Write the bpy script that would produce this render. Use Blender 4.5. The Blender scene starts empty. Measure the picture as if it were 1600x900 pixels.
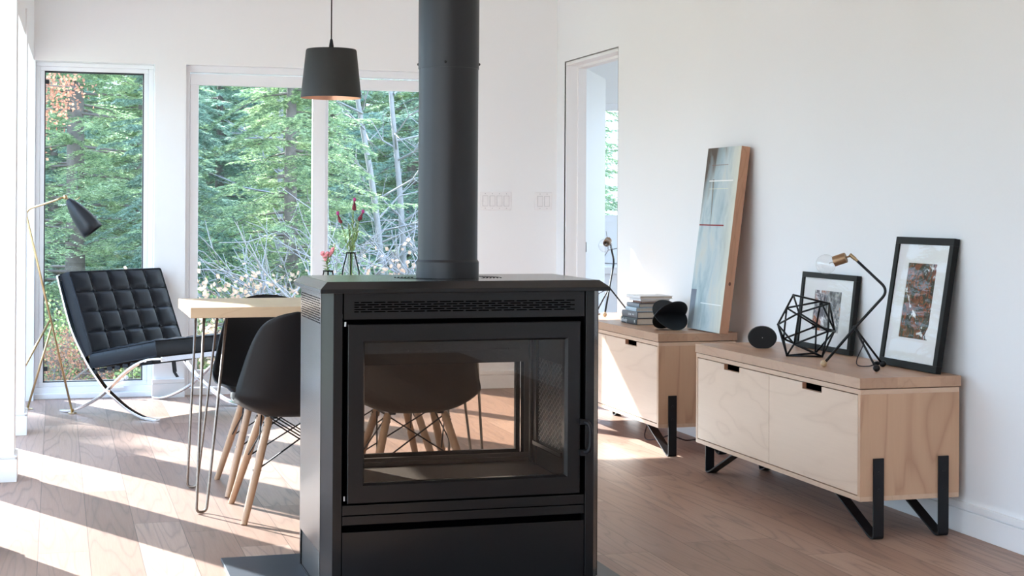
import bpy, bmesh, math, random
from mathutils import Vector, Matrix, Quaternion
R = math.radians
PI = math.pi
sc = bpy.context.scene
C = sc.collection

# ------------------------------------------------------------------ camera
cd = bpy.data.cameras.new('camera')
cd.sensor_width = 36.0
cd.lens = 36.0 * 2431.8 / 1600.0
cd.shift_x = 0.0
cd.shift_y = -(450 - 322.68) / 1600.0
cd.clip_start = 0.05
cd.clip_end = 300
cam = bpy.data.objects.new('camera', cd)
C.objects.link(cam)
_yaw, _pitch, _roll = R(16.3284), R(0.1377), R(0.3224)
_f = Vector((math.sin(_yaw) * math.cos(_pitch), math.cos(_yaw) * math.cos(_pitch), math.sin(_pitch)))
_r = Vector((math.cos(_yaw), -math.sin(_yaw), 0))
_u = _r.cross(_f)
_r2 = _r * math.cos(_roll) + _u * math.sin(_roll)
_u2 = -_r * math.sin(_roll) + _u * math.cos(_roll)
cam.matrix_world = Matrix(((_r2.x, _u2.x, -_f.x, 0), (_r2.y, _u2.y, -_f.y, 0), (_r2.z, _u2.z, -_f.z, 1.2), (0, 0, 0, 1)))
sc.camera = cam

# ------------------------------------------------------------------ light
SUN_DIR = Vector((0.466, -0.885, -0.56)).normalized()
sd = bpy.data.lights.new('sun', 'SUN')
sd.energy = 16.0
sd.angle = R(0.6)
sd.color = (0.97, 0.985, 1.0)
sun = bpy.data.objects.new('sun', sd)
sun.rotation_euler = SUN_DIR.to_track_quat('-Z', 'Y').to_euler()
sun.location = (-8, 20, 12)
C.objects.link(sun)
W = bpy.data.worlds.new('world')
sc.world = W
W.use_nodes = True
nt = W.node_tree
nt.nodes.clear()
wo = nt.nodes.new('ShaderNodeOutputWorld')
bg = nt.nodes.new('ShaderNodeBackground')
tc = nt.nodes.new('ShaderNodeTexCoord')
sx = nt.nodes.new('ShaderNodeSeparateXYZ')
rp = nt.nodes.new('ShaderNodeValToRGB')
rp.color_ramp.elements[0].position = 0.48
rp.color_ramp.elements[0].color = (0.20, 0.22, 0.22, 1)
rp.color_ramp.elements[1].position = 0.56
rp.color_ramp.elements[1].color = (0.62, 0.80, 1.0, 1)
e = rp.color_ramp.elements.new(1.0)
e.color = (0.34, 0.54, 1.0, 1)
mp = nt.nodes.new('ShaderNodeMapRange')
mp.inputs['From Min'].default_value = -1
mp.inputs['From Max'].default_value = 1
nt.links.new(tc.outputs['Generated'], sx.inputs[0])
nt.links.new(sx.outputs['Z'], mp.inputs['Value'])
nt.links.new(mp.outputs[0], rp.inputs[0])
nt.links.new(rp.outputs[0], bg.inputs['Color'])
bg.inputs['Strength'].default_value = 4.0
nt.links.new(bg.outputs[0], wo.inputs['Surface'])

sc.view_settings.view_transform = 'Standard'
sc.view_settings.look = 'None'
sc.view_settings.exposure = 0.76
sc.view_settings.gamma = 1.0
sc.view_settings.use_curve_mapping = False
sc.cycles.use_denoising = True
sc.cycles.max_bounces = 14
sc.cycles.diffuse_bounces = 8
sc.cycles.glossy_bounces = 5
sc.cycles.transparent_max_bounces = 24
sc.cycles.sample_clamp_indirect = 12.0
sc.cycles.caustics_reflective = False
sc.cycles.caustics_refractive = False

# ------------------------------------------------------------------ materials
class NB:
    """tiny node-building helper"""
    def __init__(s, name):
        s.m = bpy.data.materials.new(name)
        s.m.use_nodes = True
        s.t = s.m.node_tree
        s.b = s.t.nodes['Principled BSDF']
        s.out = s.t.nodes['Material Output']
    def n(s, typ, **kw):
        nd = s.t.nodes.new('ShaderNode' + typ)
        for k, v in kw.items():
            if hasattr(nd, k): setattr(nd, k, v)
            else: nd.inputs[k.replace('_', ' ')].default_value = v
        return nd
    def l(s, a, b):
        s.t.links.new(a, b)
    def math(s, op, a, b=None, c=None):
        nd = s.t.nodes.new('ShaderNodeMath')
        nd.operation = op
        for i, v in enumerate((a, b, c)):
            if v is None: continue
            if isinstance(v, (int, float)): nd.inputs[i].default_value = v
            else: s.l(v, nd.inputs[i])
        return nd.outputs[0]
    def mix(s, fac, a, b):
        nd = s.t.nodes.new('ShaderNodeMix')
        nd.data_type = 'RGBA'
        for sock, v in ((nd.inputs[0], fac), (nd.inputs[6], a), (nd.inputs[7], b)):
            if isinstance(v, (int, float)): sock.default_value = v
            elif isinstance(v, tuple): sock.default_value = v if len(v) == 4 else (*v, 1)
            else: s.l(v, sock)
        return nd.outputs[2]
    def ramp(s, fac, stops, interp='LINEAR'):
        nd = s.t.nodes.new('ShaderNodeValToRGB')
        cr = nd.color_ramp
        cr.interpolation = interp
        while len(cr.elements) < len(stops): cr.elements.new(0.5)
        for el, (p, c) in zip(cr.elements, stops):
            el.position = p
            el.color = c if len(c) == 4 else (*c, 1)
        s.l(fac, nd.inputs[0])
        return nd.outputs[0]
    def coord(s, kind='Object', scale=(1, 1, 1), loc=(0, 0, 0), rot=(0, 0, 0)):
        a = s.n('TexCoord')
        m = s.n('Mapping')
        m.inputs['Scale'].default_value = scale
        m.inputs['Location'].default_value = loc
        m.inputs['Rotation'].default_value = rot
        s.l(a.outputs[kind], m.inputs[0])
        return m.outputs[0]
    def noise(s, vec, scale=5, detail=3, rough=0.5, dist=0.0):
        nd = s.n('TexNoise')
        nd.inputs['Scale'].default_value = scale
        nd.inputs['Detail'].default_value = detail
        nd.inputs['Roughness'].default_value = rough
        nd.inputs['Distortion'].default_value = dist
        s.l(vec, nd.inputs['Vector'])
        return nd.outputs[0]
    def bump(s, h, strength=0.2, dist=0.01):
        nd = s.n('Bump')
        nd.inputs['Strength'].default_value = strength
        nd.inputs['Distance'].default_value = dist
        s.l(h, nd.inputs['Height'])
        s.l(nd.outputs[0], s.b.inputs['Normal'])

def plain(name, col, rough=0.5, metal=0.0, spec=0.5, nscale=60, var=0.04, bump=0.0, coat=0.0):
    k = NB(name)
    v = k.coord()
    n = k.noise(v, nscale, 3)
    c0 = tuple(max(0, x * (1 - var)) for x in col)
    c1 = tuple(min(1, x * (1 + var)) for x in col)
    k.l(k.mix(n, c0, c1), k.b.inputs['Base Color'])
    k.b.inputs['Roughness'].default_value = rough
    k.b.inputs['Metallic'].default_value = metal
    k.b.inputs['Specular IOR Level'].default_value = spec
    k.b.inputs['Coat Weight'].default_value = coat
    k.b.inputs['Coat Roughness'].default_value = 0.20
    k.b.inputs['Coat IOR'].default_value = 1.36
    if bump: k.bump(n, bump, 0.002)
    return k.m

M = {}
M['wall'] = plain('painted_wall', (0.835, 0.855, 0.872), 0.75, nscale=180, var=0.006, bump=0.05)
M['ceiling'] = plain('painted_ceiling', (0.88, 0.88, 0.87), 0.85, nscale=150, var=0.006)
M['trim'] = plain('painted_trim', (0.86, 0.87, 0.88), 0.45, nscale=90, var=0.006)
M['vinyl'] = plain('white_vinyl', (0.84, 0.86, 0.89), 0.35, nscale=90, var=0.006)
M['gasket'] = plain('black_gasket', (0.02, 0.024, 0.03), 0.5)
M['shadowline'] = plain('dark_joint', (0.25, 0.24, 0.25), 0.8)
M['stove'] = plain('matt_black_stove_paint', (0.004, 0.004, 0.0048), 0.5, nscale=500, var=0.15, spec=0.18, coat=1.0)
M['pipe'] = plain('black_pipe_paint', (0.007, 0.008, 0.011), 0.42, nscale=500, var=0.15)
M['firebox'] = plain('firebox_steel', (0.05, 0.042, 0.038), 0.5, nscale=30, var=0.2)
M['void'] = plain('recess_shade', (0.0012, 0.0012, 0.0014), 0.95, spec=0.0)  # near-black without gloss, painting in the shade inside slots, gaps and notches
M['mesh_metal'] = plain('expanded_steel', (0.30, 0.30, 0.30), 0.35, 0.9)
M['chrome'] = plain('chrome', (0.80, 0.79, 0.78), 0.12, 1.0, nscale=20, var=0.02)
M['steel'] = plain('brushed_steel', (0.55, 0.55, 0.55), 0.3, 1.0)
M['rawsteel'] = plain('raw_steel_rod', (0.24, 0.20, 0.17), 0.38, 0.75, nscale=120, var=0.3)
M['brass'] = plain('brass', (0.56, 0.42, 0.24), 0.28, 1.0, nscale=40, var=0.08)
M['swivelbrass'] = plain('dull_brass', (0.40, 0.29, 0.16), 0.4, 0.9, nscale=60, var=0.1)
M['agedbrass'] = plain('aged_brass', (0.36, 0.235, 0.14), 0.42, 0.85, nscale=60, var=0.2)
M['blackpowder'] = plain('black_powder_coat', (0.008, 0.008, 0.010), 0.45, nscale=300, var=0.1, spec=0.3)
M['blackplastic'] = plain('black_moulded_plastic', (0.009, 0.009, 0.010), 0.42, nscale=400, var=0.05, spec=0.22)
M['lampshade'] = plain('satin_black_shade', (0.014, 0.018, 0.024), 0.38, spec=0.35)
M['pendant'] = plain('charcoal_shade', (0.030, 0.030, 0.028), 0.55, spec=0.3)
M['copper'] = plain('copper_lining', (0.85, 0.48, 0.33), 0.38, 0.75)
M['cord'] = plain('fabric_cord', (0.03, 0.015, 0.018), 0.8)
M['hearth'] = plain('slate_hearth', (0.030, 0.036, 0.048), 0.45, nscale=14, var=0.15)
M['mat_board'] = plain('white_mat_board', (0.80, 0.80, 0.80), 0.8, nscale=400, var=0.01)
M['frame_black'] = plain('black_frame_wood', (0.009, 0.008, 0.008), 0.5, nscale=80, var=0.2, spec=0.2)
M['paper'] = plain('book_pages', (0.62, 0.55, 0.46), 0.9, nscale=200, var=0.1)
M['whiteplastic'] = plain('white_plastic', (0.82, 0.82, 0.83), 0.35)
M['switch_gap'] = plain('grey_gap', (0.45, 0.45, 0.47), 0.6)
M['stem'] = plain('green_stem', (0.20, 0.30, 0.10), 0.6, nscale=40, var=0.3)
M['flower_dark'] = plain('dark_crimson_petals', (0.20, 0.03, 0.05), 0.6, nscale=200, var=0.4)
M['flower_magenta'] = plain('magenta_petals', (0.55, 0.06, 0.28), 0.6)
M['flower_pink'] = plain('pink_petals', (0.85, 0.30, 0.33), 0.6, nscale=60, var=0.25)
M['bud'] = plain('pale_bud', (0.72, 0.78, 0.55), 0.6)

def leather():
    k = NB('black_leather')
    v = k.coord()
    n = k.noise(v, 300, 3)
    w = k.noise(v, 9, 3, 0.6, 0.6)
    k.l(k.mix(w, (0.006, 0.008, 0.012), (0.012, 0.015, 0.022)), k.b.inputs['Base Color'])
    k.b.inputs['Roughness'].default_value = 0.42
    k.b.inputs['Specular IOR Level'].default_value = 0.2
    h = k.math('ADD', k.math('MULTIPLY', n, 0.25), k.math('MULTIPLY', w, 1.5))
    k.bump(h, 0.25, 0.004)
    return k.m
M['leather'] = leather()

def glass(name, tint=(0.97, 0.985, 0.98), ior=1.45, extra=0.0, graz=0.85):
    k = NB(name)
    t = k.t
    t.nodes.remove(k.b)
    tr = k.n('BsdfTransparent')
    tr.inputs[0].default_value = (*tint, 1)
    gl = k.n('BsdfGlossy')
    gl.inputs['Roughness'].default_value = 0.0
    fr = k.n('LayerWeight')
    fr.inputs[0].default_value = 0.5
    mx = k.n('MixShader')
    r0 = ((ior - 1) / (ior + 1)) ** 2 + extra
    f = k.math('ADD', k.math('MULTIPLY', k.math('POWER', fr.outputs['Facing'], 5.0), graz), r0)
    k.l(f, mx.inputs[0])
    k.l(tr.outputs[0], mx.inputs[1])
    k.l(gl.outputs[0], mx.inputs[2])
    k.l(mx.outputs[0], k.out.inputs[0])
    return k.m
M['glass'] = glass('window_glass', (0.95, 0.98, 0.98), 1.45)
M['stove_glass'] = glass('stove_glass', (0.90, 0.86, 0.82), 1.45, 0.0)
M['frame_glass'] = glass('picture_glass', (0.98, 0.98, 0.98), 1.3, 0.0, 0.25)
M['bulb_glass'] = glass('bulb_glass', (0.985, 0.985, 0.985), 1.35, 0.05)
M['vase_glass'] = glass('vase_glass', (0.86, 0.93, 0.88), 1.45, 0.03)

def floor_mat():
    k = NB('oak_plank_floor')
    a = k.n('TexCoord')
    sp = k.n('SeparateXYZ')
    k.l(a.outputs['Object'], sp.inputs[0])
    x, y = sp.outputs[0], sp.outputs[1]
    xs = k.math('DIVIDE', k.math('ADD', x, 20.005), 0.172)
    row = k.math('FLOOR', xs)
    fx = k.math('FRACT', xs)
    wn = k.n('TexWhiteNoise'); wn.noise_dimensions = '1D'
    k.l(row, wn.inputs['W'])
    ys = k.math('ADD', k.math('DIVIDE', y, 1.65), k.math('MULTIPLY', wn.outputs[0], 7.3))
    pl = k.math('FLOOR', ys)
    fy = k.math('FRACT', ys)
    cb = k.n('CombineXYZ')
    k.l(row, cb.inputs[0]); k.l(pl, cb.inputs[1])
    wn2 = k.n('TexWhiteNoise'); wn2.noise_dimensions = '3D'
    k.l(cb.outputs[0], wn2.inputs['Vector'])
    rnd = wn2.outputs[0]
    # grain coordinates, shifted per plank
    cv = k.n('CombineXYZ')
    k.l(k.math('ADD', x, k.math('MULTIPLY', rnd, 37.0)), cv.inputs[0])
    k.l(k.math('ADD', k.math('MULTIPLY', y, 0.085), k.math('MULTIPLY', rnd, 91.0)), cv.inputs[1])
    big = k.noise(cv.outputs[0], 6.5, 2, 0.4, 0.12)
    rings = k.math('FRACT', k.math('MULTIPLY', big, 13.0))
    line = k.math('SUBTRACT', 1.0, k.math('ABSOLUTE', k.math('SUBTRACT', k.math('MULTIPLY', rings, 2.0), 1.0)))
    line = k.math('POWER', line, 5.0)
    cf = k.n('CombineXYZ')
    k.l(k.math('MULTIPLY', x, 60.0), cf.inputs[0]); k.l(k.math('MULTIPLY', y, 2.2), cf.inputs[1]); k.l(rnd, cf.inputs[2])
    fine = k.noise(cf.outputs[0], 3.0, 4, 0.6)
    base = k.ramp(rnd, [(0.0, (0.275, 0.155, 0.108)), (0.5, (0.365, 0.218, 0.158)), (1.0, (0.475, 0.312, 0.235))])
    c = k.mix(k.math('MULTIPLY', fine, 0.35), base, (0.24, 0.155, 0.118))
    patch = k.math('MULTIPLY', k.noise(cv.outputs[0], 2.2, 2), 0.85)
    c = k.mix(k.math('MULTIPLY', line, patch), c, (0.115, 0.075, 0.058))
    # joints
    gx = k.math('LESS_THAN', k.math('MINIMUM', fx, k.math('SUBTRACT', 1.0, fx)), 0.0075)
    gy = k.math('LESS_THAN', k.math('MINIMUM', fy, k.math('SUBTRACT', 1.0, fy)), 0.0009)
    g = k.math('MAXIMUM', gx, gy)
    c = k.mix(k.math('MULTIPLY', g, 0.85), c, (0.075, 0.042, 0.030))
    k.l(c, k.b.inputs['Base Color'])
    rg = k.math('ADD', 0.36, k.math('MULTIPLY', fine, 0.14))
    k.l(rg, k.b.inputs['Roughness'])
    k.b.inputs['Specular IOR Level'].default_value = 0.5
    h = k.math('SUBTRACT', k.math('MULTIPLY', fine, 0.15), k.math('ADD', g, k.math('MULTIPLY', line, 0.12)))
    k.bump(h, 0.25, 0.002)
    return k.m
M['floor'] = floor_mat()

def wood(name, c0, c1, dark, axis=1, scale=1.0, lines=9.0, strength=0.5, rough=0.45, staves=0.0):
    """straight or cathedral grain along an axis; thin darker growth lines"""
    k = NB(name)
    a = k.n('TexCoord')
    sp = k.n('SeparateXYZ')
    k.l(a.outputs['Object'], sp.inputs[0])
    comp = [sp.outputs[0], sp.outputs[1], sp.outputs[2]]
    comp[axis] = k.math('MULTIPLY', comp[axis], 0.28)
    cv = k.n('CombineXYZ')
    for i in range(3): k.l(comp[i], cv.inputs[i])
    vec = cv.outputs[0]
    big = k.noise(vec, 3.2 * scale, 3, 0.5, 0.6)
    rings = k.math('FRACT', k.math('MULTIPLY', big, lines))
    line = k.math('SUBTRACT', 1.0, k.math('ABSOLUTE', k.math('SUBTRACT', k.math('MULTIPLY', rings, 2.0), 1.0)))
    line = k.math('POWER', line, 6.0)
    comp2 = [k.math('MULTIPLY', c, 70.0) for c in (sp.outputs[0], sp.outputs[1], sp.outputs[2])]
    comp2[axis] = k.math('MULTIPLY', comp2[axis], 0.05)
    cw = k.n('CombineXYZ')
    for i in range(3): k.l(comp2[i], cw.inputs[i])
    fine = k.noise(cw.outputs[0], 2.0, 3, 0.6)
    base = k.mix(k.noise(vec, 1.6, 2), c0, c1)
    if staves:
        oth = [i for i in (0, 1) if i != axis][0]
        st = k.math('FLOOR', k.math('DIVIDE', k.math('ADD', sp.outputs[oth], 10.0), staves))
        wn = k.n('TexWhiteNoise'); wn.noise_dimensions = '1D'
        k.l(st, wn.inputs['W'])
        ln = k.math('FLOOR', k.math('ADD', k.math('DIVIDE', sp.outputs[axis], 0.42), k.math('MULTIPLY', wn.outputs[0], 5.0)))
        cc = k.n('CombineXYZ'); k.l(st, cc.inputs[0]); k.l(ln, cc.inputs[1])
        w2 = k.n('TexWhiteNoise'); k.l(cc.outputs[0], w2.inputs['Vector'])
        base = k.mix(k.math('MULTIPLY', w2.outputs[0], 0.45), base, tuple(q * 0.78 for q in dark))
    c = k.mix(k.math('MULTIPLY', fine, 0.22), base, dark)
    c = k.mix(k.math('MULTIPLY', line, strength), c, dark)
    k.l(c, k.b.inputs['Base Color'])
    k.b.inputs['Roughness'].default_value = rough
    k.bump(fine, 0.06, 0.001)
    return k.m
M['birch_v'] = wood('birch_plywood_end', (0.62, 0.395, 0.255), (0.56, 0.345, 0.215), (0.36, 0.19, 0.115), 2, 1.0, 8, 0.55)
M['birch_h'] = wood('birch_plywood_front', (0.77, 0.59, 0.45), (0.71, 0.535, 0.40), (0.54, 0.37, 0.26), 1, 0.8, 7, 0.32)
M['birch_edge'] = wood('birch_edge_band', (0.68, 0.485, 0.345), (0.62, 0.43, 0.30), (0.46, 0.29, 0.195), 1, 1.0, 10, 0.25)
M['maple_top'] = wood('maple_block_top', (0.60, 0.385, 0.255), (0.54, 0.335, 0.215), (0.35, 0.19, 0.12), 1, 1.6, 10, 0.35, 0.38, 0.045)
M['maple_table'] = wood('maple_table_top', (0.66, 0.48, 0.32), (0.60, 0.42, 0.27), (0.45, 0.28, 0.16), 0, 1.4, 9, 0.35, 0.4)
M['dowel'] = wood('maple_dowel', (0.50, 0.315, 0.195), (0.45, 0.275, 0.165), (0.31, 0.175, 0.10), 2, 3.0, 6, 0.3, 0.45)
M['pine'] = wood('pine_board_edge', (0.52, 0.27, 0.16), (0.46, 0.23, 0.135), (0.28, 0.13, 0.07), 2, 2.0, 8, 0.4)
M['turned'] = plain('turned_wood_ball', (0.50, 0.36, 0.22), 0.4, nscale=80, var=0.2)

def painting_mat():
    k = NB('abstract_painting')
    # object coords: y = 0..0.40 (near..far), z = 0..0.925 up the board
    a = k.n('TexCoord')
    sp = k.n('SeparateXYZ')
    k.l(a.outputs['Object'], sp.inputs[0])
    y, z = sp.outputs[1], sp.outputs[2]
    v = k.coord('Object', (1, 3.2, 1.2))
    n1 = k.noise(v, 3.2, 6, 0.6, 0.5)
    c = k.ramp(n1, [(0.26, (0.24, 0.34, 0.38)), (0.42, (0.40, 0.51, 0.55)), (0.54, (0.52, 0.61, 0.63)), (0.68, (0.60, 0.63, 0.60)), (0.85, (0.56, 0.58, 0.52))])
    # warm cream strip towards the near edge and top
    cr = k.math('MULTIPLY', k.math('SUBTRACT', 1.0, k.math('MULTIPLY', y, 7.0)), 0.8)
    cr = k.math('MAXIMUM', cr, 0.0)
    c = k.mix(cr, c, (0.74, 0.72, 0.60))
    # dark smear in the far upper corner
    d = k.math('ADD', k.math('MULTIPLY', k.math('SUBTRACT', y, 0.27), 6.0), k.math('MULTIPLY', k.math('SUBTRACT', z, 0.74), 5.0))
    d = k.math('ADD', d, k.math('MULTIPLY', k.math('SUBTRACT', n1, 0.5), 3.0))
    d = k.math('MINIMUM', k.math('MAXIMUM', d, 0.0), 1.0)
    c = k.mix(d, c, (0.11, 0.085, 0.07))
    # blue-grey block low on the far side
    b = k.math('MULTIPLY', k.math('GREATER_THAN', y, 0.335), k.math('LESS_THAN', z, 0.20))
    c = k.mix(k.math('MULTIPLY', b, k.math('ADD', 0.35, k.math('MULTIPLY', z, 3.0))), c, (0.17, 0.18, 0.23))
    # vertical dark sliver
    s1 = k.math('MULTIPLY', k.math('LESS_THAN', k.math('ABSOLUTE', k.math('SUBTRACT', y, k.math('ADD', 0.27, k.math('MULTIPLY', k.math('SUBTRACT', z, 0.6), 0.12)))), k.math('MULTIPLY', k.math('SUBTRACT', z, 0.5), 0.045)), k.math('MULTIPLY', k.math('GREATER_THAN', z, 0.5), k.math('LESS_THAN', z, 0.76)))
    c = k.mix(k.math('MULTIPLY', s1, 0.75), c, (0.17, 0.13, 0.09))
    def hline(z0, w, y0, y1, col, op):
        nonlocal c
        m_ = k.math('LESS_THAN', k.math('ABSOLUTE', k.math('SUBTRACT', z, z0)), w)
        m_ = k.math('MULTIPLY', m_, k.math('MULTIPLY', k.math('GREATER_THAN', y, y0), k.math('LESS_THAN', y, y1)))
        c = k.mix(k.math('MULTIPLY', m_, op), c, col)
    hline(0.528, 0.0035, 0.10, 0.40, (0.24, 0.02, 0.025), 1.0)
    hline(0.832, 0.0022, 0.13, 0.33, (0.22, 0.13, 0.11), 0.7)
    hline(0.752, 0.0028, 0.05, 0.34, (0.9, 0.9, 0.88), 0.9)
    hline(0.712, 0.0014, 0.10, 0.33, (0.8, 0.8, 0.6), 0.7)
    hline(0.135, 0.0024, 0.02, 0.27, (0.9, 0.93, 0.93), 0.8)
    k.l(c, k.b.inputs['Base Color'])
    k.b.inputs['Roughness'].default_value = 0.6
    k.b.inputs['Specular IOR Level'].default_value = 0.2
    k.bump(n1, 0.15, 0.002)
    return k.m
M['painting'] = painting_mat()

def print_mat(name, seed, cols, thr=0.5):
    k = NB(name)
    v = k.coord('Object', (1, 1, 1), (seed, seed * 1.7, seed * 0.3))
    n1 = k.noise(v, 11, 5, 0.7, 1.2)
    n2 = k.noise(v, 38, 4, 0.6, 0.4)
    n3 = k.noise(v, 13, 5, 0.7, 0.6)
    c = k.ramp(n1, cols)
    c = k.mix(k.math('MULTIPLY', n2, 0.10), c, (0.55, 0.24, 0.13))
    w = k.ramp(n3, [(thr, (0, 0, 0)), (thr + 0.05, (1, 1, 1))])
    c = k.mix(w, c, (0.78, 0.77, 0.78))
    k.l(c, k.b.inputs['Base Color'])
    k.b.inputs['Roughness'].default_value = 0.7
    k.b.inputs['Specular IOR Level'].default_value = 0.15
    return k.m
M['print_red'] = print_mat('abstract_print_rust', 3.1, [(0.44, (0.008, 0.009, 0.011)), (0.48, (0.06, 0.01, 0.007)), (0.52, (0.30, 0.06, 0.025)), (0.55, (0.02, 0.013, 0.013)), (0.62, (0.04, 0.038, 0.037))], 0.54)
M['print_grey'] = print_mat('abstract_print_grey', 7.7, [(0.36, (0.05, 0.05, 0.065)), (0.47, (0.17, 0.18, 0.21)), (0.54, (0.42, 0.42, 0.44)), (0.62, (0.42, 0.15, 0.07))], 0.57)

def leaf_mat(name, c0, c1, trans=0.45, scale=3.0, hilite=None):
    k = NB(name)
    k.t.nodes.remove(k.b)
    g = k.n('NewGeometry')
    n = k.n('TexWhiteNoise'); n.noise_dimensions = '3D'
    v = k.coord('Object', (scale, scale, scale))
    nn = k.noise(v, 1.0, 3)
    oi = k.n('ObjectInfo')
    f = k.math('ADD', k.math('MULTIPLY', nn, 0.8), k.math('MULTIPLY', oi.outputs['Random'], 0.25))
    fn = k.noise(v, 6.0, 2, 0.8)
    f = k.math('ADD', k.math('MULTIPLY', f, 0.35), k.math('MULTIPLY', fn, 0.75))
    c = k.ramp(f, [(0.38, c0), (0.52, tuple(p * 0.55 + q * 0.45 for p, q in zip(c0, c1))), (0.64, c1), (0.74, hilite or c1)])  # optional palest stop paints sun highlights into the leaves, darkest one the shaded depths
    df = k.n('BsdfDiffuse'); tl = k.n('BsdfTranslucent'); mx = k.n('MixShader')
    mx.inputs[0].default_value = trans
    k.l(c, df.inputs[0]); k.l(c, tl.inputs[0])
    k.l(df.outputs[0], mx.inputs[1]); k.l(tl.outputs[0], mx.inputs[2])
    k.l(mx.outputs[0], k.out.inputs[0])
    return k.m
M['needle'] = leaf_mat('spruce_needles', (0.05, 0.12, 0.07), (0.58, 0.72, 0.40), 0.48, hilite=(0.92, 0.95, 0.80))
M['needle_blue'] = leaf_mat('fir_needles', (0.04, 0.10, 0.09), (0.46, 0.64, 0.50), 0.45, hilite=(0.88, 0.95, 0.90))
M['leaf_green'] = leaf_mat('green_leaves', (0.10, 0.20, 0.07), (0.50, 0.60, 0.26), 0.5, hilite=(0.85, 0.9, 0.6))
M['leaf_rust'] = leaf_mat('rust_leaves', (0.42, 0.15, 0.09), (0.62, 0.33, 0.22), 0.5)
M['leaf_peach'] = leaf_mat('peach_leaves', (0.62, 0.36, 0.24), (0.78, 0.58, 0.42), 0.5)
M['bark'] = plain('grey_bark', (0.20, 0.17, 0.16), 0.9, nscale=14, var=0.45, bump=0.6)
M['palebark'] = plain('pale_twigs', (0.30, 0.29, 0.29), 0.85, nscale=10, var=0.25)
M['ground'] = plain('forest_floor', (0.20, 0.19, 0.10), 0.95, nscale=2.5, var=0.5, bump=0.5)
M['siding'] = plain('outer_siding', (0.10, 0.10, 0.11), 0.7)
BOOKC = {'dark': (0.055, 0.055, 0.06), 'grey': (0.13, 0.13, 0.145), 'blue': (0.42, 0.53, 0.62), 'white': (0.75, 0.75, 0.76), 'slate': (0.22, 0.23, 0.26), 'brown': (0.20, 0.10, 0.08)}
for k_, v_ in BOOKC.items(): M['book_' + k_] = plain('book_cover_' + k_, v_, 0.5, nscale=100, var=0.05)

# ------------------------------------------------------------------ object helpers
def thing(name, label, cat, loc=(0, 0, 0), rz=0.0, group=None):
    o = bpy.data.objects.new(name, None)
    o.empty_display_size = 0.1
    o.location = loc
    o.rotation_euler = (0, 0, rz)
    C.objects.link(o)
    o['label'] = label
    o['category'] = cat
    if group: o['group'] = group
    return o

def tag(o, label, cat, group=None):
    o['label'] = label
    o['category'] = cat
    if group: o['group'] = group
    return o

def obj(name, bm, mat, parent=None, smooth=False, label=None, world=False, bevel=0.0, segs=2, solid=0.0, auto=None):
    """bmesh -> ONE mesh object; world=True: the bmesh is in world coordinates"""
    me = bpy.data.meshes.new(name)
    if world:
        if parent is not None:
            mw = Matrix.LocRotScale(parent.location, parent.rotation_euler, parent.scale)
            if parent.parent is not None:
                pp = parent.parent
                mw = Matrix.LocRotScale(pp.location, pp.rotation_euler, pp.scale) @ mw
            bm.transform(mw.inverted())
    bmesh.ops.recalc_face_normals(bm, faces=bm.faces)
    bm.to_mesh(me)
    bm.free()
    for m_ in (mat if isinstance(mat, (list, tuple)) else [mat]): me.materials.append(m_)
    o = bpy.data.objects.new(name, me)
    C.objects.link(o)
    if parent is not None: o.parent = parent
    if smooth:
        for p in me.polygons: p.use_smooth = True
        if auto: me.set_sharp_from_angle(angle=R(auto))
    if solid:
        s = o.modifiers.new('s', 'SOLIDIFY'); s.thickness = solid; s.offset = 0
    if bevel:
        b = o.modifiers.new('b', 'BEVEL'); b.width = bevel; b.segments = segs; b.limit_method = 'ANGLE'; b.angle_limit = R(40)
        b.harden_normals = False
    if label: o['label'] = label
    return o

def struct(name, bm, mat, **kw):
    o = obj(name, bm, mat, **kw)
    if o.parent is None: o['kind'] = 'structure'
    return o

def BM(): return bmesh.new()

def objs(name, bm, mat, parent=None, **kw):
    """one object per connected piece of the bmesh"""
    seen = set(); out = []
    bm.verts.index_update(); bm.verts.ensure_lookup_table()
    for v in bm.verts:
        if v.index in seen: continue
        stack = [v]; comp = []
        seen.add(v.index)
        while stack:
            q = stack.pop(); comp.append(q)
            for e_ in q.link_edges:
                o_ = e_.other_vert(q)
                if o_.index not in seen: seen.add(o_.index); stack.append(o_)
        nb = bmesh.new(); mp_ = {q.index: nb.verts.new(q.co) for q in comp}
        fs = set(f for q in comp for f in q.link_faces)
        for f in fs: nb.faces.new([mp_[q.index] for q in f.verts])
        out.append(obj(name, nb, mat, parent, **kw))
    bm.free()
    return out

def box(bm, x0, x1, y0, y1, z0, z1, mi=0):
    vs = [bm.verts.new(p) for p in ((x0, y0, z0), (x1, y0, z0), (x1, y1, z0), (x0, y1, z0), (x0, y0, z1), (x1, y0, z1), (x1, y1, z1), (x0, y1, z1))]
    for f in ((0, 3, 2, 1), (4, 5, 6, 7), (0, 1, 5, 4), (1, 2, 6, 5), (2, 3, 7, 6), (3, 0, 4, 7)):
        fc = bm.faces.new([vs[i] for i in f]); fc.material_index = mi
    return vs

def obox(bm, o, a, b, c):
    """oriented box from corner o with edge vectors a, b, c"""
    o, a, b, c = map(Vector, (o, a, b, c))
    vs = [bm.verts.new(p) for p in (o, o + a, o + a + b, o + b, o + c, o + a + c, o + a + b + c, o + b + c)]
    for f in ((0, 3, 2, 1), (4, 5, 6, 7), (0, 1, 5, 4), (1, 2, 6, 5), (2, 3, 7, 6), (3, 0, 4, 7)):
        bm.faces.new([vs[i] for i in f])
    return vs

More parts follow.
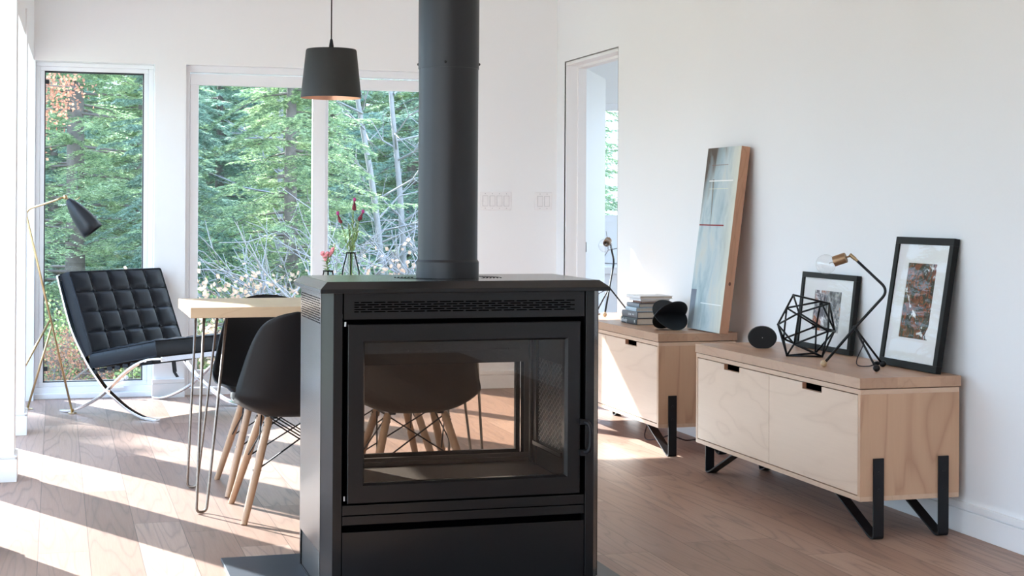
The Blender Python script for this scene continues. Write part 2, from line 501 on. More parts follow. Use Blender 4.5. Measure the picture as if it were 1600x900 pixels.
def smoothpts(pts, n=6, closed=False):
    pts = [Vector(p) for p in pts]
    out = []
    L = len(pts)
    for i in range(L if closed else L - 1):
        if closed: p0, p1, p2, p3 = pts[(i - 1) % L], pts[i], pts[(i + 1) % L], pts[(i + 2) % L]
        else: p0, p1, p2, p3 = pts[max(i - 1, 0)], pts[i], pts[i + 1], pts[min(i + 2, L - 1)]
        for j in range(n):
            t = j / n
            out.append(0.5 * ((2 * p1) + (-p0 + p2) * t + (2 * p0 - 5 * p1 + 4 * p2 - p3) * t * t + (-p0 + 3 * p1 - 3 * p2 + p3) * t ** 3))
    if not closed: out.append(pts[-1])
    return out

def fillet(pts, r, n=5):
    """round the corners of a polyline"""
    pts = [Vector(p) for p in pts]
    out = [pts[0]]
    for i in range(1, len(pts) - 1):
        a, b, c = pts[i - 1], pts[i], pts[i + 1]
        d1 = (a - b); d2 = (c - b)
        rr = min(r, d1.length * 0.48, d2.length * 0.48)
        p = b + d1.normalized() * rr
        q = b + d2.normalized() * rr
        for j in range(n + 1):
            t = j / n
            out.append((1 - t) ** 2 * p + 2 * t * (1 - t) * b + t * t * q)
    out.append(pts[-1])
    return out

def tube(bm, pts, r, n=10, closed=False, caps=True, mi=0):
    pts = [Vector(p) for p in pts]
    L = len(pts)
    rs = r if isinstance(r, (list, tuple)) else [r] * L
    rings = []
    up = None
    for i, p in enumerate(pts):
        if closed: t = (pts[(i + 1) % L] - pts[(i - 1) % L]).normalized()
        else: t = (pts[min(i + 1, L - 1)] - pts[max(i - 1, 0)]).normalized()
        if up is None:
            up = Vector((0, 0, 1)) if abs(t.z) < 0.9 else Vector((1, 0, 0))
        a = t.cross(up)
        if a.length < 1e-6: a = t.orthogonal()
        a.normalize()
        b = a.cross(t).normalized()
        up = b
        rings.append([bm.verts.new(p + (a * math.cos(2 * PI * k / n) + b * math.sin(2 * PI * k / n)) * rs[i]) for k in range(n)])
    for i in range(L if closed else L - 1):
        A, B = rings[i], rings[(i + 1) % L]
        for k in range(n):
            f = bm.faces.new((A[k], A[(k + 1) % n], B[(k + 1) % n], B[k])); f.material_index = mi
    if caps and not closed:
        bm.faces.new(rings[0][::-1]).material_index = mi
        bm.faces.new(rings[-1]).material_index = mi

def lathe(bm, prof, n=32, center=(0, 0, 0), axis=(0, 0, 1), capb=False, capt=False, mi=0):
    """prof: list of (radius, height) along axis"""
    c = Vector(center)
    q = Vector((0, 0, 1)).rotation_difference(Vector(axis).normalized())
    rings = []
    for r, h in prof:
        rings.append([bm.verts.new(c + q @ Vector((max(r, 1e-5) * math.cos(2 * PI * k / n), max(r, 1e-5) * math.sin(2 * PI * k / n), h))) for k in range(n)])
    for A, B in zip(rings, rings[1:]):
        for k in range(n):
            bm.faces.new((A[k], A[(k + 1) % n], B[(k + 1) % n], B[k])).material_index = mi
    if capb: bm.faces.new(rings[0][::-1]).material_index = mi
    if capt: bm.faces.new(rings[-1]).material_index = mi

def ball(bm, c, r, sc_=(1, 1, 1), n=16, mi=0):
    m_ = Matrix.Translation(Vector(c)) @ Matrix.Diagonal((sc_[0], sc_[1], sc_[2], 1))
    g = bmesh.ops.create_uvsphere(bm, u_segments=n, v_segments=max(6, n // 2), radius=r, matrix=m_)
    for v in g['verts']:
        for f in v.link_faces: f.material_index = mi

def ribbon(bm, pts, wdir, width, thick):
    """flat bar: sweep of a rectangle; wdir = constant width direction"""
    pts = [Vector(p) for p in pts]
    w = Vector(wdir).normalized() * (width / 2)
    rings = []
    L = len(pts)
    for i, p in enumerate(pts):
        t = (pts[min(i + 1, L - 1)] - pts[max(i - 1, 0)]).normalized()
        n_ = t.cross(w).normalized() * (thick / 2)
        rings.append([bm.verts.new(p + s1 * w + s2 * n_) for s1, s2 in ((-1, -1), (1, -1), (1, 1), (-1, 1))])
    for A, B in zip(rings, rings[1:]):
        for k in range(4): bm.faces.new((A[k], A[(k + 1) % 4], B[(k + 1) % 4], B[k]))
    bm.faces.new(rings[0][::-1]); bm.faces.new(rings[-1])

def holed(bm, o, u, v, Wd, Ht, holes):
    """flat panel in the plane o + a*u + b*v with rectangular holes [(a0,a1,b0,b1)], grid-cut per band"""
    o, u, v = Vector(o), Vector(u), Vector(v)
    bs = sorted(set([0.0, Ht] + [h[2] for h in holes] + [h[3] for h in holes]))
    for b0, b1 in zip(bs, bs[1:]):
        mid = (b0 + b1) / 2
        hs = sorted([(h[0], h[1]) for h in holes if h[2] < mid < h[3]])
        a = 0.0
        spans = []
        for h0, h1 in hs:
            if h0 > a: spans.append((a, h0))
            a = h1
        if a < Wd: spans.append((a, Wd))
        for a0, a1 in spans:
            bm.faces.new([bm.verts.new(o + u * p + v * q) for p, q in ((a0, b0), (a1, b0), (a1, b1), (a0, b1))])

def wall_slab(bm, axis, c0, c1, a0, a1, z0, z1, holes):
    """solid wall between planes c0,c1 along axis ('x' wall runs in x), with holes (a0,a1,z0,z1)"""
    zs = sorted(set([z0, z1] + [min(max(q, z0), z1) for h in holes for q in (h[2], h[3])]))
    for b0, b1 in zip(zs, zs[1:]):
        mid = (b0 + b1) / 2
        hs = sorted([(h[0], h[1]) for h in holes if h[2] < mid < h[3]])
        a = a0
        spans = []
        for h0, h1 in hs:
            if h0 > a: spans.append((a, h0))
            a = max(a, h1)
        if a < a1: spans.append((a, a1))
        for s0, s1 in spans:
            if axis == 'x': box(bm, s0, s1, c0, c1, b0, b1)
            else: box(bm, c0, c1, s0, s1, b0, b1)

# ------------------------------------------------------------------ the setting
XR = 3.275      # right wall
YB = 10.10      # back wall
ZC = 3.25       # ceiling
TW = 0.26       # outer wall thickness
def xl(y): return -0.17 + (0.0115 if y > 7.15 else 0.022) * (y - 7.15)
YJ = 4.30       # where the room opens out to the left
XL2 = -3.4
YF = -3.2

b = BM(); box(b, XL2 - 0.3, 7.2, YF - 0.3, YB + 0.24, -0.15, 0.0)
struct('floor', b, M['floor'])
b = BM()
box(b, XL2 - 0.3, XR + 0.12, YF - 0.3, YJ + 0.26, ZC, ZC + 0.15)
box(b, -0.50, XR + 0.12, YJ + 0.26, YB + 0.30, ZC, ZC + 0.15)
box(b, XR + 0.12, 7.2, 7.5, 13.3, ZC, ZC + 0.15)
struct('ceiling', b, M['ceiling'])

# back wall with tall window and slider openings
TWX0, TWX1, TWZ1 = -0.128, 0.598, 2.115
SLX0, SLX1, SLZ1 = 0.791, 2.53, 2.118
b = BM()
wall_slab(b, 'x', YB, YB + TW, -0.42, XR + 0.12, 0.0, ZC, [(TWX0, TWX1, -1, TWZ1), (SLX0, SLX1, -1, SLZ1)])
struct('wall_back', b, M['wall'])

# right wall with door opening
DY0, DY1, DZ1 = 8.90, 9.93, 2.195
b = BM()
wall_slab(b, 'y', XR, XR + 0.12, YF, YB + 0.0, 0.0, ZC, [(DY0, DY1, -1, DZ1)])
struct('wall_right', b, M['wall'])

# left wall: piers between floor-height windows
PIERS = [(5.60, 5.80), (7.15, 7.335), (8.60, 8.81)]
def xprism(bm, y0, y1, z0, z1, dx0=0.0, th=TW):
    """slice of the (slightly splayed) left wall"""
    vs = []
    for z in (z0, z1):
        for (x, y) in ((xl(y0) + dx0, y0), (xl(y1) + dx0, y1), (xl(y1) - th, y1), (xl(y0) - th, y0)):
            vs.append(bm.verts.new((x, y, z)))
    for f in ((0, 1, 2, 3), (7, 6, 5, 4), (0, 4, 5, 1), (1, 5, 6, 2), (2, 6, 7, 3), (3, 7, 4, 0)):
        bm.faces.new([vs[i] for i in f])
b = BM()
for y0, y1 in PIERS: xprism(b, y0, y1, 0, 2.25)
xprism(b, YJ, 4.36, 0, 2.25)
# header with a splayed lower edge
for y0, y1 in [(YJ, YB)]:
    prof = [(-TW, ZC), (0.0, ZC), (0.0, 2.112), (-0.045, 2.245), (-TW, 2.245)]
    A = [b.verts.new((xl(y0) + p, y0, z)) for p, z in prof]
    B_ = [b.verts.new((xl(y1) + p, y1, z)) for p, z in prof]
    for i in range(5): b.faces.new((A[i], A[(i + 1) % 5], B_[(i + 1) % 5], B_[i]))
    b.faces.new(A[::-1]); b.faces.new(B_)
struct('wall_left', b, M['wall'])

# the rest of the room, around and behind the camera
b = BM(); wall_slab(b, 'x', YJ, YJ + TW, XL2 - TW, xl(YJ) - TW + 0.01, 0, ZC, [(-3.0, -2.1, 0.3, 2.3), (-1.7, -0.8, 0.3, 2.3)])
struct('wall_side', b, M['wall'])
b = BM(); wall_slab(b, 'y', XL2 - TW, XL2, YF, YJ + TW, 0, ZC, [(-2.6, -0.9, 0.05, 2.7), (-0.5, 1.2, 0.05, 2.7), (1.6, 3.6, 0.05, 2.7)])
struct('wall_west', b, M['wall'])
b = BM(); wall_slab(b, 'x', YF - TW, YF, XL2 - TW, XR + 0.12, 0, ZC, [(-2.8, -0.8, 0.05, 2.7)])
struct('wall_front', b, M['wall'])

# baseboards (a lower board and a thin cap line above a groove)
def baseboard(bm, x0, x1, y0, y1):
    box(bm, x0, x1, y0, y1, 0, 0.088)
    dx, dy = (0.010 if x1 - x0 < 0.05 else 0), (0.009 if y1 - y0 < 0.05 else 0)
    box(bm, x0 + dx, x1 - dx * 0, y0 + dy, y1, 0.088, 0.094)
    box(bm, x0, x1, y0, y1, 0.094, 0.118)
b = BM()
baseboard(b, XR - 0.014, XR, YF, DY0 - 0.003)
baseboard(b, XR - 0.014, XR, DY1 + 0.003, YB)
struct('baseboard_right', b, M['trim'], bevel=0.002)
b = BM()
baseboard(b, SLX1 + 0.003, XR - 0.015, YB - 0.014, YB)
baseboard(b, TWX1 - 0.01, SLX0, YB - 0.03, YB)
struct('baseboard_back', b, M['trim'], bevel=0.002)
b = BM()
for y0, y1 in PIERS:
    for z0, z1, t in ((0, 0.10, 0.016), (0.10, 0.108, 0.006), (0.108, 0.116, 0.016)):
        x = xl(y0)
        box(b, x - TW, x + t * 0.8, y0 - t, y1 + t, z0, z1)
struct('baseboard_left', b, M['trim'], bevel=0.002)

# windows -------------------------------------------------------------------
def window(n, x0, x1, z0, z1, yf, gx, gz, mat=None):
    """fixed window set in the back wall: frame ring, black gasket, pane"""
    o = bpy.data.objects.new('window_%d' % n, None)
    C.objects.link(o)
    o['kind'] = 'structure'
    o.location = ((x0 + x1) / 2, yf, z0)
    b = BM()
    g0, g1 = gx
    h0, h1 = gz
    def ring(y0, y1, a0, a1, c0, c1, A0, A1, C0, C1):
        wall_slab(b, 'x', y0, y1, A0, A1, C0, C1, [(a0, a1, c0, c1)])
    ring(yf, yf + 0.10, g0 - 0.028, g1 + 0.028, h0 - 0.028, h1 + 0.028, x0, x1, z0, z1)
    ring(yf + 0.012, yf + 0.09, g0, g1, h0, h1, g0 - 0.028, g1 + 0.028, h0 - 0.028, h1 + 0.028)
    f = obj('window_frame', b, M['vinyl'], o, world=True, bevel=0.004)
    b = BM()
    wall_slab(b, 'x', yf + 0.02, yf + 0.06, g0 - 0.001, g1 + 0.001, h0 - 0.001, h1 + 0.001, [(g0 + 0.007, g1 - 0.007, h0 + 0.007, h1 - 0.009)])
    obj('gasket', b, M['gasket'], o, world=True)
    b = BM(); box(b, g0, g1, yf + 0.040, yf + 0.046, h0, h1)
    obj('pane', b, M['glass'], o, world=True)
    return o
w1 = window(1, TWX0, TWX1, 0.0, TWZ1, YB + 0.115, (-0.073, 0.537), (0.098, 2.062))
b = BM()
for z in (1.98, 0.17): box(b, -0.066, -0.045, YB + 0.128, YB + 0.15, z, z + 0.028)
objs('hinge', b, M['gasket'], w1, world=True, bevel=0.002)
b = BM()   # crank handle on the sill
box(b, 0.30, 0.42, YB + 0.075, YB + 0.115, 0.050, 0.062)
tube(b, [(0.33, YB + 0.09, 0.062), (0.36, YB + 0.085, 0.085), (0.42, YB + 0.08, 0.115)], [0.009, 0.008, 0.007], 8)
ball(b, (0.435, YB + 0.078, 0.122), 0.014, n=10)
obj('crank_handle', b, M['whiteplastic'], w1, world=True, smooth=True, auto=40)
b = BM()
box(b, TWX0, TWX1, YB + 0.07, YB + 0.13, 0.0, 0.032)
objs('sill', b, M['vinyl'], w1, world=True, bevel=0.003)

w2 = bpy.data.objects.new('window_2', None); C.objects.link(w2); w2['kind'] = 'structure'; w2.location = (1.66, YB + 0.08, 0)
b = BM()
wall_slab(b, 'x', YB + 0.07, YB + 0.20, SLX0, SLX1, 0.0, SLZ1, [(SLX0 + 0.03, SLX1 - 0.03, 0.045, SLZ1 - 0.042)])
obj('window_frame', b, M['vinyl'], w2, world=True, bevel=0.003)
def sash(x0, x1, y0, y1, g0, g1, nm):
    b = BM(); wall_slab(b, 'x', y0, y1, x0, x1, 0.05, SLZ1 - 0.05, [(g0, g1, 0.16, 1.995)])
    s = obj('sliding_sash', b, M['vinyl'], w2, world=True, bevel=0.004)
    b = BM(); box(b, g0 - 0.01, g1 + 0.01, (y0 + y1) / 2 - 0.003, (y0 + y1) / 2 + 0.003, 0.15, 2.005)
    obj('pane', b, M['glass'], s, world=True)
sash(SLX0 + 0.032, 1.70, YB + 0.085, YB + 0.125, 0.878, 1.615, 0)
sash(1.635, SLX1 - 0.032, YB + 0.135, YB + 0.175, 1.728, 2.44, 1)

# windows between the left piers
bays = [(5.80, 7.15), (7.335, 8.60), (8.81, YB), (4.36, 5.60)]
for n, (y0, y1) in enumerate(bays):
    o = bpy.data.objects.new('window_%d' % (n + 3), None); C.objects.link(o); o['kind'] = 'structure'
    xm = xl((y0 + y1) / 2) - TW + 0.03
    o.location = (xm, (y0 + y1) / 2, 0)
    b = BM(); wall_slab(b, 'y', xm - 0.03, xm + 0.03, y0, y1, 0, 2.25, [(y0 + 0.012, y1 - 0.012, 0.05, 2.21)])
    obj('window_frame', b, M['vinyl'], o, world=True, bevel=0.003)
    b = BM(); box(b, xm - 0.003, xm + 0.003, y0 + 0.01, y1 - 0.01, 0.045, 2.215)
    obj('pane', b, M['glass'], o, world=True)

# door opening: reveal, jamb, gap line, open leaf, strike plate
d1 = bpy.data.objects.new('door_1', None); C.objects.link(d1); d1['kind'] = 'structure'; d1.location = (XR + 0.14, 9.94, 0)
b = BM()
wall_slab(b, 'y', XR + 0.006, XR + 0.145, DY0 - 0.0, DY1 + 0.0, 0, DZ1, [(DY0 + 0.014, DY1 - 0.014, -1, DZ1 - 0.022)])
wall_slab(b, 'y', XR + 0.085, XR + 0.145, DY0 + 0.01, DY1 - 0.01, 0, DZ1 - 0.02, [(DY0 + 0.034, DY1 - 0.028, -1, DZ1 - 0.04)])
obj('jamb', b, M['trim'], d1, world=True, bevel=0.002)
b = BM()
wall_slab(b, 'y', XR - 0.0006, XR + 0.006, DY0 - 0.004, DY1 + 0.004, 0, DZ1 + 0.005, [(DY0, DY1, -1, DZ1 - 0.0)])
obj('reveal_bead', b, M['shadowline'], d1, world=True)
b = BM()
hx, hy = 3.432, 9.945
ex, ey = 3.842, 10.70
dv = Vector((ex - hx, ey - hy, 0)); nv = Vector((dv.y, -dv.x, 0)).normalized() * -0.04
obox(b, (hx, hy, 0.012), dv, nv, (0, 0, 2.15))
obj('door_leaf', b, plain('door_paint', (0.80, 0.82, 0.83), 0.5, nscale=60, var=0.005), d1, world=True, bevel=0.003)
b = BM(); box(b, XR + 0.112, XR + 0.128, DY1 - 0.0175, DY1 - 0.0135, 0.925, 0.985); 
obj('strike_plate', b, M['steel'], d1, world=True)
b = BM(); box(b, XR + 0.146, XR + 0.150, DY1 - 0.03, DY1 - 0.012, 0.922, 0.988)
obj('latch_face', b, M['steel'], d1, world=True)

# neighbouring room behind the door; further unseen openings added to brighten it
b = BM()
wall_slab(b, 'x', 13.1, 13.3, XR + 0.12, 7.2, 0, ZC, [(4.3, 6.3, 1.10, 2.16), (6.45, 6.95, 0.3, 2.4)])
struct('wall_north', b, M['wall'])
b = BM(); wall_slab(b, 'y', 7.0, 7.2, 7.5, 13.1, 0, ZC, [(8.0, 10.0, 0.3, 2.5), (10.6, 12.7, 0.3, 2.5)])
struct('wall_east', b, M['wall'])
b = BM(); box(b, XR + 0.12, 7.0, 7.5, 7.6, 0, ZC)
struct('wall_south', b, M['wall'])
b = BM(); box(b, XR + 0.121, XR + 0.25, YB + TW, 13.1, 0, ZC)
struct('wall_corridor', b, M['wall'])
b = BM(); box(b, XR + 0.12, 7.2, YB + 0.24, 13.1, -0.15, 0.0)
struct('floor_bedroom', b, M['floor'])
w9 = bpy.data.objects.new('window_9', None); C.objects.link(w9); w9['kind'] = 'structure'; w9.location = (5.3, 13.2, 1.1)
b = BM(); wall_slab(b, 'x', 13.12, 13.2, 4.3, 6.3, 1.10, 2.16, [(4.36, 6.24, 1.16, 2.10)])
obj('window_frame', b, M['vinyl'], w9, world=True)
b = BM(); box(b, 4.35, 6.25, 13.15, 13.156, 1.15, 2.11)
obj('pane', b, M['glass'], w9, world=True)
t = thing('low_chest', 'white low chest under the window of the next room', 'chest', (4.75, 12.8, 0))
b = BM(); box(b, -0.45, 0.6, -0.28, 0.28, 0.05, 0.66); obj('body', b, M['trim'], t, bevel=0.004)
b = BM(); box(b, -0.48, 0.63, -0.30, 0.29, 0.66, 0.72); obj('chest_top', b, M['trim'], t, bevel=0.004)
b = BM()
for x_ in (-0.4, 0.55): box(b, x_ - 0.03, x_ + 0.03, -0.24, 0.24, 0, 0.05)
objs('plinth', b, M['trim'], t)

# switch plates --------------------------------------------------------------
def switch_plate(x0, x1, z0, z1, n, label):
    t = thing('switch_plate', label, 'light switch', ((x0 + x1) / 2, YB, (z0 + z1) / 2), 0)
    w, h = (x1 - x0) / 2, (z1 - z0) / 2
    b = BM(); box(b, -w, w, -0.007, -0.0005, -h, h); obj('plate', b, M['whiteplastic'], t, bevel=0.003)
    p = 0.0495
    for i in range(n):
        cx = (i - (n - 1) / 2) * p
        b = BM(); box(b, cx - 0.0185, cx + 0.0185, -0.0078, -0.0068, -0.0355, 0.0355); g = obj('rocker_surround', b, M['switch_gap'], t)
        b = BM(); obox(b, (cx - 0.0165, -0.0078, -0.0335), (0.033, 0, 0), (0, 0, 0.067), (0, -0.003, 0)); obj('rocker', b, M['whiteplastic'], g, bevel=0.001)
        b = BM()
        for zz in (-0.049, 0.049): lathe(b, [(0.003, 0), (0.003, 0.001)], 8, (cx, -0.0068, zz), (0, -1, 0), True, True)
        objs('screw', b, M['switch_gap'], t)
switch_plate(2.735, 2.952, 1.200, 1.324, 4, 'white wall plate with four rocker switches beside the stove pipe')
switch_plate(3.118, 3.242, 1.201, 1.324, 2, 'white wall plate with two rocker switches close to the doorway')

# ------------------------------------------------------------------ hearth and stove
b = BM(); box(b, 0.545, 1.772, 4.10, 5.362, 0.0, 0.012)
tag(obj('hearth_pad', b, M['hearth'], bevel=0.002), 'dark slate floor pad under the black stove', 'hearth pad')

SX, SY = 1.244, 4.995
st = thing('wood_stove', 'black freestanding see-through wood stove with glass door on a dark pad', 'stove', (SX, SY, 0.012))
XL_, XR_ = 0.79, 1.698
YF_, YR_ = 4.742, 5.248
Z0, Z1 = 0.013, 0.944
def mir(x): return 2 * SX - x
# side panels (slotted on top, woven mesh at the bottom)
for sgn, nm in ((-1, 'left'), (1, 'right')):
    X = XL_ if sgn < 0 else XR_
    b = BM()
    y0, y1 = 4.79, 5.20
    holes = []
    nr, ncl = 11, 12
    for r_ in range(nr):
        zc = 0.846 + r_ * (0.922 - 0.846) / (nr - 1) - Z0
        pw = (y1 - y0 - 0.03) / ncl
        for c_ in range(ncl):
            a0 = 0.015 + c_ * pw + (pw * 0.5 if r_ % 2 else 0)
            a1 = min(a0 + pw * 0.72, y1 - y0 - 0.012)
            if a0 < y1 - y0 - 0.02: holes.append((a0, a1, zc - 0.0019, zc + 0.0019))
    holes.append((0.018, y1 - y0 - 0.018, 0.006, 0.122))
    holed(b, (X, y0, Z0), (0, 1, 0), (0, 0, 1), y1 - y0, Z1 - Z0, holes)
    obj('side_panel', b, M['stove'], st, world=True, solid=0.002)
    b = BM(); xi = X - sgn * 0.012
    box(b, min(xi, xi + sgn * 0.001), max(xi, xi + sgn * 0.001), y0, y1, Z0, Z1)
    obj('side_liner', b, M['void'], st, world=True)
    # diagonal woven mesh in the lower opening
    b = BM()
    yA, yB, zA, zB = y0 + 0.014, y1 - 0.014, Z0 + 0.004, Z0 + 0.126
    d = 0.0085
    def clipdiag(k, s):
        pts = []
        # line: y = yA + k + s*(z - zA)
        zs0, zs1 = zA, zB
        ya, yb = yA + k, yA + k + s * (zB - zA)
        if s > 0:
            if ya < yA: zs0 = zA + (yA - ya); ya = yA
            if yb > yB: zs1 = zB - (yb - yB); yb = yB
        else:
            if ya > yB: zs0 = zA + (ya - yB); ya = yB
            if yb < yA: zs1 = zB - (yA - yb); yb = yA
        if zs1 - zs0 < 0.002: return None
        return (X - sgn * 0.004, ya, zs0), (X - sgn * 0.004, yb, zs1)
    kk = -0.13
    while kk < 0.55:
        for s in (1, -1):
            sg = clipdiag(kk, s)
            if sg: ribbon(b, sg, (0, 0, 1) if False else (0, 0.7, -0.7 * s), 0.0026, 0.0012)
        kk += d
    obj('vent_mesh', b, M['mesh_metal'], st, world=True, label='woven steel mesh vent')
# corner posts
for fx_, fy_ in ((0, 0), (1, 0), (0, 1), (1, 1)):
    P = [(0.79, 4.79), (0.82, YF_), (0.8485, YF_), (0.8485, 4.80), (0.80, 4.80)]
    if fx_: P = [(mir(x), y) for x, y in P]
    if fy_: P = [(x, 2 * SY - y) for x, y in P]
    b = BM()
    A = [b.verts.new((x, y, Z0)) for x, y in P]; B_ = [b.verts.new((x, y, Z1)) for x, y in P]
    for i in range(5): b.faces.new((A[i], A[(i + 1) % 5], B_[(i + 1) % 5], B_[i]))
    b.faces.new(A); b.faces.new(B_)
    obj('corner_post', b, M['stove'], st, world=True, bevel=0.0015)
def front_back(y_front, sgn):
    """panels of one face; sgn=+1 builds the face towards the camera (y grows inwards)"""
    def Y(d): return y_front + sgn * d
    def bx(bm, x0, x1, d0, d1, z0, z1):
        box(bm, x0, x1, min(Y(d0), Y(d1)), max(Y(d0), Y(d1)), z0, z1)
    # louvred top panel
    b = BM()
    x0, x1 = 0.853, mir(0.853)
    holes = []
    for r_ in range(5):
        zc = 0.8835 + r_ * 0.0072 - 0.860
        a = 0.032 + (0 if r_ % 2 else -0.021)
        while a < x1 - x0 - 0.032:
            h0, h1 = max(a, 0.032), min(a + 0.0352, x1 - x0 - 0.032)
            if h1 - h0 > 0.008: holes.append((h0, h1, zc - 0.0018, zc + 0.0018))
            a += 0.0418
    holed(b, (x0, Y(0.004), 0.860), (1, 0, 0), (0, 0, 1), x1 - x0, 0.0805, holes)
    obj('louvre_panel', b, M['stove'], st, world=True, solid=0.0016)
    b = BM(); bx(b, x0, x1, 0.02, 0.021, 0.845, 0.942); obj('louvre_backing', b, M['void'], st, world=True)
    # recessed surround with the firebox opening
    b = BM()
    ya, yb = sorted((Y(0.030), Y(0.034)))
    wall_slab(b, 'x', ya, yb, x0, x1, Z0, 0.862, [(0.905, mir(0.905), 0.335, 0.80)])
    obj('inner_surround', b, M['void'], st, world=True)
    # lower panels
    for z0, z1, d in ((0.256, 0.287, 0.001), (0.2255, 0.2535, 0.001), (Z0, 0.2035, 0.003)):
        b = BM(); bx(b, x0 - 0.002, x1 + 0.002, d, d + 0.012, z0, z1)
        obj('lower_panel', b, M['stove'], st, world=True, bevel=0.0015)
front_back(YF_, 1)
front_back(YR_, -1)
# front door: flat frame with a small inner chamfer, glass, handle
dr = BM()
dx0, dx1, dz0, dz1 = 0.865, 1.620, 0.293, 0.845
gx0, gx1, gz0, gz1 = 0.919, 1.570, 0.353, 0.787
def ring_prof(bm, steps):
    """steps: list of (x0,x1,z0,z1,y) rectangles joined in order"""
    loops = []
    for (a0, a1, c0, c1, y) in steps:
        loops.append([bm.verts.new(p) for p in ((a0, y, c0), (a1, y, c0), (a1, y, c1), (a0, y, c1))])
    for A, B in zip(loops, loops[1:]):
        for k in range(4): bm.faces.new((A[k], A[(k + 1) % 4], B[(k + 1) % 4], B[k]))
yd = YF_ - 0.006
ring_prof(dr, [(gx0, gx1, gz0, gz1, yd + 0.034), (dx0, dx1, dz0, dz1, yd + 0.034), (dx0, dx1, dz0, dz1, yd + 0.002), (dx0 + 0.002, dx1 - 0.002, dz0 + 0.002, dz1 - 0.002, yd),
               (gx0 - 0.006, gx1 + 0.008, gz0 - 0.006, gz1 + 0.006, yd), (gx0, gx1, gz0, gz1, yd + 0.012), (gx0, gx1, gz0, gz1, yd + 0.034)])
door = obj('stove_door', dr, M['stove'], st, world=True)
b = BM(); box(b, gx0 - 0.002, gx1 + 0.002, yd + 0.018, yd + 0.022, gz0 - 0.002, gz1 + 0.002)
obj('door_glass', b, M['stove_glass'], door, world=True)
b = BM()
hx = 1.634
tube(b, fillet([(hx - 0.012, yd - 0.004, 0.522), (hx + 0.004, yd - 0.030, 0.522), (hx + 0.010, yd - 0.034, 0.500), (hx + 0.010, yd - 0.034, 0.45), (hx + 0.004, yd - 0.030, 0.428), (hx - 0.012, yd - 0.004, 0.428)], 0.014), [0.0065] * 2 + [0.008] * 22 + [0.0065] * 2 if False else 0.0075, 10)
for z in (0.416, 0.515): box(b, hx - 0.020, hx - 0.004, yd - 0.022, yd + 0.006, z, z + 0.016)
obj('door_handle', b, M['blackpowder'], door, world=True, smooth=True, auto=50)
b = BM()
for z in (0.30, 0.838): lathe(b, [(0.0035, 0), (0.0035, 0.014)], 8, (0.859, YF_ + 0.012, z), (0, 0, 1), True, True)
objs('hinge_pin', b, M['steel'], door, world=True)
# rear door
b = BM()
yr = 5.235
ring_prof(b, [(0.937, 1.551, 0.364, 0.668, yr), (0.921, 1.567, 0.340, 0.69, yr), (0.921, 1.567, 0.340, 0.69, yr + 0.02), (0.937, 1.551, 0.364, 0.668, yr + 0.02), (0.937, 1.551, 0.364, 0.668, yr)])
rd = obj('rear_door', b, M['stove'], st, world=True)
b = BM(); box(b, 0.936, 1.552, yr + 0.008, yr + 0.012, 0.362, 0.67)
obj('door_glass', b, M['stove_glass'], rd, world=True)
b = BM()
wall_slab(b, 'x', 5.205, 5.209, 0.86, mir(0.86), 0.30, 0.845, [(0.913, 1.5735, 0.356, 0.672)])
for (a0, a1) in ((0.913, 0.921),): pass
obj('rear_plate', b, M['firebox'], st, world=True)
b = BM()
wall_slab(b, 'x', YR_ - 0.003, YR_ + 0.003, 0.853, mir(0.853), 0.29, 0.859, [(0.913, 1.5735, 0.352, 0.676)])
obj('rear_frame', b, M['stove'], st, world=True)
